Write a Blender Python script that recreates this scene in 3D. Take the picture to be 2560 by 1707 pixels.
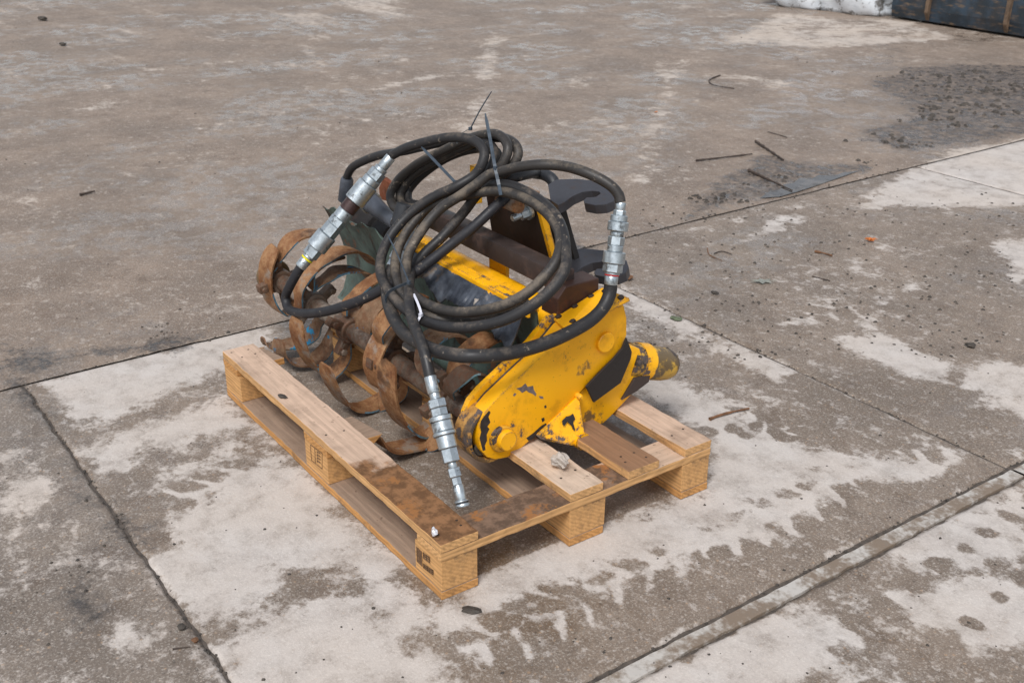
import bpy, math, random
import numpy as np
from mathutils import Vector, Matrix
random.seed(7); np.random.seed(7)
for o in list(bpy.data.objects): bpy.data.objects.remove(o)
scene = bpy.context.scene
COL = scene.collection

# ------------------------------------------------------------------ camera
FPX = 2805.27
CAM_LOC = Vector((2.9133, -1.0381, 1.5270)); CAM_ROT = (1.1454, -0.0045, 0.9531)
cd = bpy.data.cameras.new('camera'); cam = bpy.data.objects.new('camera', cd); COL.objects.link(cam)
cd.sensor_width = 36; cd.lens = FPX / 2560 * 36; cd.clip_start = .05; cd.clip_end = 500
cam.location = CAM_LOC; cam.rotation_euler = CAM_ROT
cd.dof.use_dof = True; cd.dof.focus_distance = 2.9; cd.dof.aperture_fstop = 8
scene.camera = cam
# ------------------------------------------------------------------ sky, sun, exposure
SUN_EL, SUN_AZ = math.radians(54), math.radians(142)
w = bpy.data.worlds.new('World'); scene.world = w; w.use_nodes = True
nt = w.node_tree; nt.nodes.clear()
sky = nt.nodes.new('ShaderNodeTexSky'); sky.sky_type = 'NISHITA'; sky.sun_disc = False
sky.sun_elevation = SUN_EL; sky.sun_rotation = SUN_AZ; sky.dust_density = 1.5; sky.air_density = 1.0
hs = nt.nodes.new('ShaderNodeHueSaturation'); hs.inputs['Saturation'].default_value = .34
bg = nt.nodes.new('ShaderNodeBackground'); bg.inputs['Strength'].default_value = .088
wo = nt.nodes.new('ShaderNodeOutputWorld')
nt.links.new(sky.outputs[0], hs.inputs['Color']); nt.links.new(hs.outputs[0], bg.inputs[0]); nt.links.new(bg.outputs[0], wo.inputs[0])
sl = bpy.data.lights.new('sun', 'SUN'); sl.energy = 1.5; sl.angle = math.radians(20); sl.color = (1, .985, .97)
so = bpy.data.objects.new('sun', sl); COL.objects.link(so)
sd = Vector((math.sin(SUN_AZ) * math.cos(SUN_EL), math.cos(SUN_AZ) * math.cos(SUN_EL), math.sin(SUN_EL)))
so.rotation_euler = sd.to_track_quat('Z', 'Y').to_euler()
scene.view_settings.view_transform = 'Standard'; scene.view_settings.look = 'None'
scene.view_settings.exposure = 0.86; scene.view_settings.gamma = 1
scene.render.engine = 'CYCLES'

# ------------------------------------------------------------------ measuring: a point seen at (u, v) of the 2560 px photograph that lies on a known plane
from mathutils import Euler
RM = Euler(CAM_ROT, 'XYZ').to_matrix()
def ray(u, v): return RM @ Vector(((u - 1280) / FPX, (853.5 - v) / FPX, -1))
def at(u, v, ax, val):
    i = 'xyz'.index(ax); d = ray(u, v); return CAM_LOC + d * ((val - CAM_LOC[i]) / d[i])
def at_lean(u, v, y1, z1, slope, off=0):           # plane z = z1 + slope*(y-y1), moved by off along its normal
    d = ray(u, v); n = Vector((0, -slope, 1)).normalized(); p0 = Vector((0, y1, z1)) + n * off
    return CAM_LOC + d * ((p0 - CAM_LOC).dot(n) / d.dot(n))
AX_Y, AX_Z = .315, .208                            # rotor axis, parallel to x
def at_cyl(u, v, r, far=False):
    d = ray(u, v); oy, oz = CAM_LOC.y - AX_Y, CAM_LOC.z - AX_Z
    a = d.y**2 + d.z**2; b = oy * d.y + oz * d.z; c = oy**2 + oz**2 - r * r
    q = b * b - a * c
    t = -b / a if q < 0 else (-b + (1 if far else -1) * math.sqrt(q)) / a
    return CAM_LOC + d * t
S = 2560 / 2352                                    # lists measured on a 2352 px wide view

# ------------------------------------------------------------------ mesh helpers
class MB:
    def __init__(s): s.v = []; s.f = []
    def add(s, vs, fs):
        b = len(s.v); s.v += [tuple(x) for x in vs]; s.f += [tuple(i + b for i in f) for f in fs]; return s
    def box(s, c, h, M=None):
        vs = [Vector((sx * h[0], sy * h[1], sz * h[2])) for sx in (-1, 1) for sy in (-1, 1) for sz in (-1, 1)]
        if M is not None: vs = [M @ x for x in vs]
        vs = [x + Vector(c) for x in vs]
        return s.add(vs, [(0, 1, 3, 2), (4, 6, 7, 5), (0, 4, 5, 1), (2, 3, 7, 6), (0, 2, 6, 4), (1, 5, 7, 3)])
    def prism(s, pts, vec):                          # polygon + extrusion vector
        n = len(pts); vec = Vector(vec); a = [Vector(p) for p in pts]
        nn = Vector((0, 0, 0))
        for i in range(n): nn += a[i].cross(a[(i + 1) % n])
        if nn.dot(vec) > 0: a = a[::-1]
        return s.add(a + [p + vec for p in a], [tuple(range(n)), tuple(range(2 * n - 1, n - 1, -1))] + [(i, i + n, (i + 1) % n + n, (i + 1) % n) for i in range(n)])
    def lathe(s, p0, p1, prof, n=20, cap=True, ph=0):    # prof: (fraction, radius)
        p0, p1 = Vector(p0), Vector(p1); ax = p1 - p0; d = ax.normalized()
        e = d.orthogonal().normalized(); g = d.cross(e); vs = []; fs = []
        for t, r in prof:
            for k in range(n):
                a = 2 * math.pi * k / n + ph; vs.append(p0 + ax * t + (e * math.cos(a) + g * math.sin(a)) * r)
        for i in range(len(prof) - 1):
            for k in range(n):
                k2 = (k + 1) % n; fs.append((i * n + k, i * n + k2, (i + 1) * n + k2, (i + 1) * n + k))
        if cap: fs.append(tuple(range(n))[::-1]); fs.append(tuple(range((len(prof) - 1) * n, len(prof) * n)))
        return s.add(vs, fs)
    def tube(s, pts, r, n=12, cap=True):
        pts = [Vector(p) for p in pts]; vs = []; fs = []; up = None
        for i, p in enumerate(pts):
            t = (pts[min(i + 1, len(pts) - 1)] - pts[max(i - 1, 0)]).normalized()
            if up is None: up = t.orthogonal().normalized()
            up = (up - t * up.dot(t)).normalized(); g = t.cross(up)
            rr = r[i] if hasattr(r, '__len__') else r
            for k in range(n):
                a = 2 * math.pi * k / n; vs.append(p + (up * math.cos(a) + g * math.sin(a)) * rr)
        for i in range(len(pts) - 1):
            for k in range(n):
                k2 = (k + 1) % n; fs.append((i * n + k, i * n + k2, (i + 1) * n + k2, (i + 1) * n + k))
        if cap: fs.append(tuple(range(n))[::-1]); fs.append(tuple(range((len(pts) - 1) * n, len(pts) * n)))
        return s.add(vs, fs)
    def strap(s, pts, ws, wid, th):                  # ribbon along pts, ws width directions, wid widths, th thicknesses
        vs = []; fs = []; n = len(pts)
        for i, p in enumerate(pts):
            t = (pts[min(i + 1, n - 1)] - pts[max(i - 1, 0)]).normalized()
            wv = (ws[i] - t * ws[i].dot(t)).normalized(); nn = t.cross(wv)
            a, b = wid[i] / 2, th[i] / 2
            vs += [p + wv * a + nn * b, p - wv * a + nn * b, p - wv * a - nn * b, p + wv * a - nn * b]
        for i in range(n - 1):
            for k in range(4):
                k2 = (k + 1) % 4; fs.append((i * 4 + k, i * 4 + k2, i * 4 + 4 + k2, i * 4 + 4 + k))
        fs += [(3, 2, 1, 0), tuple(range(n * 4 - 4, n * 4))]
        return s.add(vs, fs)
    def build(s, name, mat, parent=None, smooth=None, bevel=0, origin=None, kind=None):
        me = bpy.data.meshes.new(name)
        vs = s.v
        if origin is not None: vs = [(x[0] - origin[0], x[1] - origin[1], x[2] - origin[2]) for x in vs]
        me.from_pydata(vs, [], s.f); me.update()
        o = bpy.data.objects.new(name, me); COL.objects.link(o)
        if origin is not None: o.location = origin
        if mat: me.materials.append(mat)
        import bmesh
        bm = bmesh.new(); bm.from_mesh(me); bmesh.ops.recalc_face_normals(bm, faces=bm.faces)
        if bevel:
            es = [e for e in bm.edges if len(e.link_faces) == 2 and e.calc_face_angle(0) > .5]
            bmesh.ops.bevel(bm, geom=es, offset=bevel, segments=2, affect='EDGES', profile=.6, clamp_overlap=True)
        bm.to_mesh(me); bm.free()
        if smooth is not None:
            me.polygons.foreach_set('use_smooth', [True] * len(me.polygons))
            me.set_sharp_from_angle(angle=math.radians(smooth))
        if parent: o.parent = parent; o.matrix_parent_inverse = parent.matrix_world.inverted()
        if kind: o['kind'] = kind
        return o
def tag(o, label=None, cat=None, group=None, kind=None):
    if label: o['label'] = label
    if cat: o['category'] = cat
    if group: o['group'] = group
    if kind: o['kind'] = kind
    return o
def empty(name, loc, label, cat, group=None):
    o = bpy.data.objects.new(name, None); COL.objects.link(o); o.location = loc; o.empty_display_size = .05
    bpy.context.view_layer.update(); return tag(o, label, cat, group)
def catmull(P, step=.008):
    P = [Vector(p) for p in P]; P = [P[0] * 2 - P[1]] + P + [P[-1] * 2 - P[-2]]; out = []
    for i in range(1, len(P) - 2):
        p0, p1, p2, p3 = P[i - 1:i + 3]; n = max(2, int((p2 - p1).length / step))
        # centripetal-ish tangents keep loops smooth
        d1 = max((p1 - p0).length, 1e-4)**.5; d2 = max((p2 - p1).length, 1e-4)**.5; d3 = max((p3 - p2).length, 1e-4)**.5
        m1 = ((p1 - p0) / d1 - (p2 - p0) / (d1 + d2) + (p2 - p1) / d2) * d2
        m2 = ((p2 - p1) / d2 - (p3 - p1) / (d2 + d3) + (p3 - p2) / d3) * d2
        for k in range(n):
            t = k / n; out.append(p1 * (2 * t**3 - 3 * t * t + 1) + m1 * (t**3 - 2 * t * t + t) + p2 * (-2 * t**3 + 3 * t * t) + m2 * (t**3 - t * t))
    out.append(P[-2]); return out

# ------------------------------------------------------------------ material helpers
class NT:
    def __init__(s, name):
        s.m = bpy.data.materials.new(name); s.m.use_nodes = True; s.t = s.m.node_tree; s.t.nodes.clear()
        s.out = s.n('ShaderNodeOutputMaterial'); s.b = s.n('ShaderNodeBsdfPrincipled'); s.l(s.b.outputs[0], s.out.inputs[0])
        s.co = s.n('ShaderNodeTexCoord').outputs['Object']
    def n(s, t, **k):
        x = s.t.nodes.new(t)
        for a, b in k.items(): setattr(x, a, b)
        return x
    def l(s, a, b): s.t.links.new(a, b)
    def put(s, inp, v):
        if hasattr(v, 'is_linked') or isinstance(v, bpy.types.NodeSocket): s.l(v, inp)
        elif isinstance(v, tuple) and len(v) == 3 and inp.type == 'RGBA': inp.default_value = (*v, 1)
        else: inp.default_value = v
    def map(s, scale=(1, 1, 1), loc=(0, 0, 0), rot=(0, 0, 0), src=None):
        x = s.n('ShaderNodeMapping'); s.l(src or s.co, x.inputs[0]); x.inputs['Scale'].default_value = scale; x.inputs['Location'].default_value = loc; x.inputs['Rotation'].default_value = rot
        return x.outputs[0]
    def noise(s, scale, detail=6, rough=.6, vec=None, dist=0, col=False):
        x = s.n('ShaderNodeTexNoise'); s.l(vec or s.co, x.inputs['Vector']); x.inputs['Scale'].default_value = scale; x.inputs['Detail'].default_value = detail; x.inputs['Roughness'].default_value = rough; x.inputs['Distortion'].default_value = dist
        return x.outputs['Color' if col else 'Fac']
    def vor(s, scale, out='Distance', vec=None, feature='F1'):
        x = s.n('ShaderNodeTexVoronoi', feature=feature); s.l(vec or s.co, x.inputs['Vector']); x.inputs['Scale'].default_value = scale; return x.outputs[out]
    def ramp(s, f, a, b, lo=0., hi=1.):
        x = s.n('ShaderNodeMapRange', interpolation_type='SMOOTHSTEP'); s.put(x.inputs[0], f); x.inputs[1].default_value = a; x.inputs[2].default_value = b; x.inputs[3].default_value = lo; x.inputs[4].default_value = hi; return x.outputs[0]
    def mix(s, f, a, b, mode='MIX'):
        x = s.n('ShaderNodeMix', data_type='RGBA', blend_type=mode); s.put(x.inputs[0], f); s.put(x.inputs[6], a); s.put(x.inputs[7], b); return x.outputs[2]
    def math(s, op, a, b=0.):
        x = s.n('ShaderNodeMath', operation=op); s.put(x.inputs[0], a); s.put(x.inputs[1], b); return x.outputs[0]
    def attr(s, name): return s.n('ShaderNodeAttribute', attribute_name=name).outputs['Fac']
    def normz(s):
        g = s.n('ShaderNodeNewGeometry'); q = s.n('ShaderNodeSeparateXYZ'); s.l(g.outputs['Normal'], q.inputs[0]); return q.outputs[2]
    def fin(s, col, rough=.6, metal=0., bump=None, bs=.3, bd=.002, spec=.5):
        s.put(s.b.inputs['Base Color'], col); s.put(s.b.inputs['Roughness'], rough); s.put(s.b.inputs['Metallic'], metal); s.b.inputs['Specular IOR Level'].default_value = spec
        if bump is not None:
            x = s.n('ShaderNodeBump'); x.inputs['Strength'].default_value = bs; x.inputs['Distance'].default_value = bd; s.l(bump, x.inputs['Height']); s.l(x.outputs[0], s.b.inputs['Normal'])
        return s.m
def lin(r, g, b): return tuple(((c / 255 + .055) / 1.055)**2.4 if c > 10 else c / 255 / 12.92 for c in (r, g, b))

def mat_concrete(name, dark, light, mudc=(.035, .032, .03), grain=1., seed=0.):
    N = NT(name); P = N.map(loc=(seed, seed * .7, 0), src=N.n('ShaderNodeNewGeometry').outputs['Position'])
    dry_shade = N.attr('dry_shade'); mud = N.attr('mud')
    e1 = N.noise(16, 8, .68, P); e2 = N.noise(60, 5, .7, P)
    f = N.math('ADD', dry_shade, N.math('ADD', N.math('MULTIPLY', N.math('SUBTRACT', e1, .5), 1.25), N.math('MULTIPLY', N.math('SUBTRACT', e2, .5), .8)))
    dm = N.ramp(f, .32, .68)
    big = N.noise(2.2, 5, .6, P); mid = N.noise(9, 6, .65, P); fine = N.noise(140, 4, .7, P)
    dk = N.mix(N.ramp(big, .32, .68), tuple(c * .80 for c in dark), tuple(c * 1.2 for c in dark))
    dk = N.mix(N.ramp(mid, .48, .75), dk, tuple(c * s_ for c, s_ in zip(dark, (.72, .66, .6))))
    lt = N.mix(N.ramp(mid, .35, .7), light, tuple(c * s_ for c, s_ in zip(light, (.86, .84, .83))))
    lt = N.mix(N.ramp(big, .3, .7), lt, tuple(c * s_ for c, s_ in zip(light, (.97, .93, .89))))
    dm = N.math('MULTIPLY', dm, N.ramp(N.noise(11, 8, .75, N.map(loc=(1, 6, 0), src=P)), .30, .56, .55, 1.))
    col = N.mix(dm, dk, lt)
    fl = N.math('MULTIPLY', N.ramp(N.math('ADD', N.math('MULTIPLY', N.noise(24, 6, .7, N.map((1, 1, 1), loc=(3, 7, 0), src=P)), .7), N.math('MULTIPLY', e2, .3)), .535, .62), N.math('SUBTRACT', 1., N.math('MULTIPLY', dm, .9)))
    col = N.mix(N.math('MULTIPLY', fl, .6), col, lt)
    sm = N.ramp(N.noise(6.5, 9, .78, N.map(loc=(8, 2, 0), src=P)), .50, .66)
    col = N.mix(N.math('MULTIPLY', N.math('MULTIPLY', sm, N.math('SUBTRACT', 1., N.math('MULTIPLY', dm, .75))), .6), col, tuple(c * s_ for c, s_ in zip(dark, (.6, .56, .54))))
    # aggregate grains
    vr = N.n('ShaderNodeTexVoronoi'); N.l(P, vr.inputs['Vector']); vr.inputs['Scale'].default_value = 105; vr.inputs['Randomness'].default_value = 1
    sp = N.n('ShaderNodeSeparateColor'); N.l(vr.outputs['Color'], sp.inputs[0])
    inside = N.ramp(vr.outputs['Distance'], .42, .28)
    gl = N.math('MULTIPLY', inside, N.ramp(sp.outputs[0], .80, .9)); gd = N.math('MULTIPLY', inside, N.ramp(sp.outputs[1], .80, .9))
    gl = N.math('MULTIPLY', gl, N.math('SUBTRACT', 1., N.math('MULTIPLY', dm, .8)))
    gcol = N.mix(sp.outputs[2], lin(190, 182, 174), lin(176, 142, 108))
    col = N.mix(N.math('MULTIPLY', gl, .42 * grain), col, gcol)
    col = N.mix(N.math('MULTIPLY', N.math('MULTIPLY', gd, N.math('SUBTRACT', 1., N.math('MULTIPLY', dm, .85))), .5 * grain), col, tuple(c * .35 for c in dark))
    vs = N.vor(320, 'Color', P); q = N.n('ShaderNodeSeparateColor'); N.l(vs, q.inputs[0])
    col = N.mix(N.math('MULTIPLY', N.math('MULTIPLY', N.ramp(q.outputs[0], .3, 1), N.math('SUBTRACT', 1., N.math('MULTIPLY', dm, .8))), .3), col, tuple(c * .3 for c in dark))
    col = N.mix(N.math('MULTIPLY', N.ramp(q.outputs[1], .84, .95), .2), col, lin(210, 202, 192))
    col = N.mix(N.math('MULTIPLY', N.ramp(fine, .52, .7), .25), col, lin(225, 218, 208))
    # mud: wet organic soil
    mf = N.math('ADD', mud, N.math('ADD', N.math('MULTIPLY', N.math('SUBTRACT', e1, .5), 1.1), N.math('MULTIPLY', N.math('SUBTRACT', e2, .5), .8)))
    mm = N.ramp(mf, .40, .86, 0., .95)
    mcol = N.mix(N.ramp(N.noise(30, 8, .75, N.map((1.6, .7, 1), src=P), .8), .36, .66), tuple(c * .5 for c in mudc), tuple(c * s_ for c, s_ in zip(mudc, (2.1, 1.9, 1.8))))
    col = N.mix(mm, col, mcol)
    film = N.math('MULTIPLY', N.ramp(N.noise(1.3, 4, .55, N.map((1, .6, 1), src=P)), .45, .58), N.math('MULTIPLY', N.math('SUBTRACT', 1., dm), N.ramp(mid, .42, .58)))
    film = N.math('MAXIMUM', film, N.math('MULTIPLY', N.ramp(mud, .2, .6), N.ramp(e1, .52, .60)))
    rough = N.math('SUBTRACT', N.math('ADD', N.math('MULTIPLY', dm, .2), .68), N.math('MULTIPLY', film, .54))
    h = N.math('ADD', N.math('MULTIPLY', fine, .5), N.math('ADD', N.math('MULTIPLY', e2, .5), N.math('MULTIPLY', mm, N.math('MULTIPLY', e1, .8))))
    return N.fin(col, rough, 0., h, .55, .004, .6)

def mat_wood(name, top=lin(200, 172, 150), side=lin(206, 160, 108), wet=None, wetpos=0, wetdir=1, dirt=.5, seed=0.):
    N = NT(name); P = N.map(loc=(seed * 3.1, seed, seed * 1.7))
    g = N.noise(26, 6, .6, N.map((.22, 3.2, 3.2), src=P), .6)                 # grain lines along local x
    ring = N.n('ShaderNodeTexWave', wave_type='RINGS', rings_direction='X'); N.l(N.map((.15, 1, 1), loc=(0, .05, .06), src=P), ring.inputs['Vector']); ring.inputs['Scale'].default_value = 34; ring.inputs['Distortion'].default_value = 3.5; ring.inputs['Detail'].default_value = 3; ring.inputs['Detail Scale'].default_value = 2
    g2 = N.math('ADD', N.math('MULTIPLY', g, .82), N.math('MULTIPLY', ring.outputs['Fac'], .18))
    sc = N.mix(N.ramp(g2, .25, .72), tuple(c * .62 for c in side), tuple(min(1, c * 1.1) for c in side))
    sc = N.mix(N.ramp(N.noise(8, 7, .75, P), .52, .68, 0, min(1., dirt * 1.1)), sc, lin(96, 80, 66)); sc = N.mix(N.ramp(N.noise(3.5, 4, .6, N.map(loc=(6, 1, 3), src=P)), .4, .7, 0, .5), sc, tuple(c * .72 for c in side))
    tc = N.mix(N.ramp(g, .3, .72), tuple(c * .78 for c in top), tuple(min(1, c * 1.08) for c in top))
    tc = N.mix(N.ramp(N.noise(5, 7, .65, P), .5, .72, 0, dirt), tc, lin(112, 92, 76))
    tc = N.mix(N.ramp(N.noise(55, 4, .7, P), .62, .72, 0, .7), tc, lin(92, 72, 58))
    if wet:
        sx = N.n('ShaderNodeSeparateXYZ'); N.l(N.co, sx.inputs[0])
        wf = N.math('ADD', N.math('MULTIPLY', N.math('SUBTRACT', sx.outputs[0], wetpos), wetdir * 9.), N.math('MULTIPLY', N.math('SUBTRACT', N.noise(12, 5, .6, P), .5), 2.6))
        wc = N.mix(N.ramp(N.noise(30, 5, .7, P), .40, .62), tuple(c * .66 for c in wet), tuple(c * 1.3 for c in wet))
        wc = N.mix(N.ramp(N.noise(14, 6, .7, P), .56, .64), wc, lin(146, 100, 60))
        tc = N.mix(N.ramp(wf, -.25, .25), tc, wc)
    nz = N.ramp(N.math('ADD', N.normz(), N.math('MULTIPLY', N.math('SUBTRACT', N.noise(90, 3, .6, P), .5), .5)), .62, .85)
    col = N.mix(nz, sc, tc)
    return N.fin(col, .82, 0., g2, .35, .003, .25)

def mat_paint(name, base=(.93, .45, .003), chip=.545, seed=0., dirty=.35, soot=.66):
    N = NT(name); P = N.map(loc=(seed, seed * 2, seed))
    n1 = N.noise(9, 8, .68, P); n2 = N.noise(45, 6, .7, P); n3 = N.noise(3.5, 4, .6, P)
    f = N.math('ADD', N.math('MULTIPLY', n1, .62), N.math('MULTIPLY', n2, .38))
    ch = N.ramp(f, chip + .055, chip + .07)
    halo = N.ramp(f, chip + .0, chip + .06)
    col = N.mix(N.ramp(n3, .35, .7), base, tuple(c * s_ for c, s_ in zip(base, (.94, .90, .8))))
    col = N.mix(N.ramp(N.noise(14, 6, .72, P), .5, .75, 0, dirty), col, lin(126, 78, 20))
    col = N.mix(N.math('MULTIPLY', halo, .35), col, lin(130, 80, 22))
    speck = N.ramp(N.noise(130, 3, .6, P), .68, .72)
    col = N.mix(N.math('MULTIPLY', speck, .75), col, lin(60, 45, 28))
    bv = N.n('ShaderNodeBevel', samples=4); bv.inputs[0].default_value = .008
    ge = N.n('ShaderNodeNewGeometry'); dp = N.n('ShaderNodeVectorMath', operation='DOT_PRODUCT'); N.l(bv.outputs[0], dp.inputs[0]); N.l(ge.outputs['True Normal'], dp.inputs[1])
    ed = N.math('MULTIPLY', N.ramp(dp.outputs['Value'], .985, .86), N.ramp(f, .47, .55))
    ch = N.math('MAXIMUM', ch, ed)
    cc = N.mix(N.ramp(n2, .42, .58), lin(30, 26, 25), lin(92, 80, 76))
    st = N.ramp(N.noise(7, 7, .72, N.map((1, 2.2, .45), loc=(2, 9, 4), src=P)),   .58, .72, 0, .35)
    col = N.mix(st, col, lin(150, 92, 18))
    col = N.mix(ch, col, cc)
    drt = N.ramp(N.noise(6, 7, .7, N.map(loc=(4, 1, 2), src=P)), soot, soot + .06)
    col = N.mix(N.math('MULTIPLY', drt, .85), col, lin(70, 62, 56))
    return N.fin(col, N.math('ADD', N.math('MULTIPLY', ch, .3), N.ramp(n2, .3, .7, .34, .5)), 0., N.math('SUBTRACT', N.math('MULTIPLY', n2, .25), N.math('MULTIPLY', ch, .8)), .5, .0015, .5)

def mat_rust(name, base=lin(140, 88, 50), hi=lin(172, 126, 82), blue=.0, seed=0., mud=.4):
    N = NT(name); P = N.map(loc=(seed, seed * 2, -seed)); oi = N.n('ShaderNodeObjectInfo').outputs['Random']
    off = N.n('ShaderNodeVectorMath', operation='ADD'); N.l(P, off.inputs[0]); cb = N.n('ShaderNodeCombineXYZ'); N.l(N.math('MULTIPLY', oi, 37.), cb.inputs[0]); N.l(cb.outputs[0], off.inputs[1]); P = off.outputs[0]
    n1 = N.noise(13, 7, .7, P); n2 = N.noise(70, 5, .7, P); n4 = N.noise(220, 3, .6, P)
    col = N.mix(N.ramp(n1, .33, .66), base, hi)
    col = N.mix(N.ramp(n2, .42, .7, 0, .6), col, lin(112, 62, 34))
    col = N.mix(N.ramp(n4, .55, .72, 0, .5), col, lin(70, 48, 36))
    col = N.mix(N.ramp(N.noise(8, 6, .7, N.map(loc=(9, 3, 1), src=P)), .53, .63, 0, mud), col, lin(146, 134, 122))
    col = N.mix(N.ramp(N.noise(6, 6, .7, N.map(loc=(2, 8, 5), src=P)), .56, .66, 0, .8), col, lin(74, 52, 38))
    if blue: col = N.mix(N.ramp(N.math('ADD', N.noise(10, 7, .72, N.map(loc=(5, 5, 9), src=P)), N.math('MULTIPLY', n2, .12)), .70 - blue, .73 - blue), col, lin(42, 122, 158))
    return N.fin(col, N.ramp(n2, .3, .7, .48, .75), .25, N.math('ADD', n2, n4), .4, .0015, .35)

def mat_steel(name, base=lin(70, 70, 76), rustc=lin(98, 66, 50), amt=.5, metal=.4, rough=.45, seed=0.):
    N = NT(name); P = N.map(loc=(seed, seed, seed)); n1 = N.noise(7, 7, .68, P); n2 = N.noise(60, 5, .7, P)
    col = N.mix(N.ramp(N.math('ADD', N.math('MULTIPLY', n1, .7), N.math('MULTIPLY', n2, .3)), .62 - amt * .3, .76 - amt * .3), base, rustc)
    col = N.mix(N.ramp(n2, .5, .75, 0, .35), col, tuple(c * .4 for c in base))
    return N.fin(col, N.ramp(n1, .3, .7, rough - .08, rough + .2), metal, n2, .25, .001)

def mat_zinc(name, seed=0., dirt=.5):
    N = NT(name); P = N.map(loc=(seed, seed, seed)); n1 = N.noise(40, 6, .7, P); n2 = N.noise(150, 4, .6, P)
    col = N.mix(N.ramp(n1, .35, .65), lin(196, 204, 208), lin(160, 168, 172))
    col = N.mix(N.ramp(N.noise(28, 7, .75, N.map(loc=(3, 3, 3), src=P)), .56, .64, 0, dirt), col, lin(62, 58, 54))
    return N.fin(col, N.ramp(n2, .3, .7, .27, .42), N.ramp(n1, .5, .66, .85, .55), n2, .15, .0006)

def mat_hose(name, base=lin(52, 50, 50), dust=lin(124, 110, 96), amt=.5, seed=0.):
    N = NT(name); P = N.map(loc=(seed, seed, seed)); n1 = N.noise(9, 7, .7, P); n2 = N.noise(120, 5, .7, P)
    up = N.ramp(N.normz(), -.3, .9)
    f = N.math('ADD', N.math('MULTIPLY', n1, .75), N.math('ADD', N.math('MULTIPLY', n2, .25), N.math('MULTIPLY', N.math('SUBTRACT', up, .5), .10)))
    col = N.mix(N.ramp(f, .64 - amt * .26, .80 - amt * .26, 0, .8), base, dust)
    col = N.mix(N.ramp(N.noise(35, 6, .75, P), .60, .68, 0, .8), col, lin(138, 126, 112))
    col = N.mix(N.ramp(n2, .5, .7, 0, .3), col, tuple(c * .5 for c in base))
    return N.fin(col, N.ramp(n1, .35, .65, .42, .7), 0., n2, .3, .001, .4)

def mat_plain(name, c, rough=.5, metal=0., var=.25, sc=40, seed=0.):
    N = NT(name); P = N.map(loc=(seed, 0, 0)); n = N.noise(sc, 6, .68, P)
    col = N.mix(N.ramp(n, .3, .7), tuple(x * (1 - var) for x in c), tuple(min(1, x * (1 + var)) for x in c))
    return N.fin(col, N.ramp(n, .3, .7, max(.05, rough - .1), min(1, rough + .1)), metal, n, .25, .001)

def mat_hood(name):
    N = NT(name); n1 = N.noise(7, 8, .72); n2 = N.noise(40, 6, .7); st = N.noise(10, 6, .7, N.map((1.2, 1, .25)))
    col = N.mix(N.ramp(n1, .4, .62), lin(92, 108, 100), lin(64, 74, 69))
    col = N.mix(N.ramp(st, .54, .62, 0, .85), col, lin(58, 44, 36))
    col = N.mix(N.ramp(N.math('ADD', N.math('MULTIPLY', n1, .6), N.math('MULTIPLY', n2, .4)), .56, .6, 0, .8), col, lin(120, 74, 46))
    col = N.mix(N.ramp(n2, .55, .72, 0, .6), col, lin(96, 82, 70))
    return N.fin(col, .65, 0., n2, .4, .0015, .4)

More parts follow.
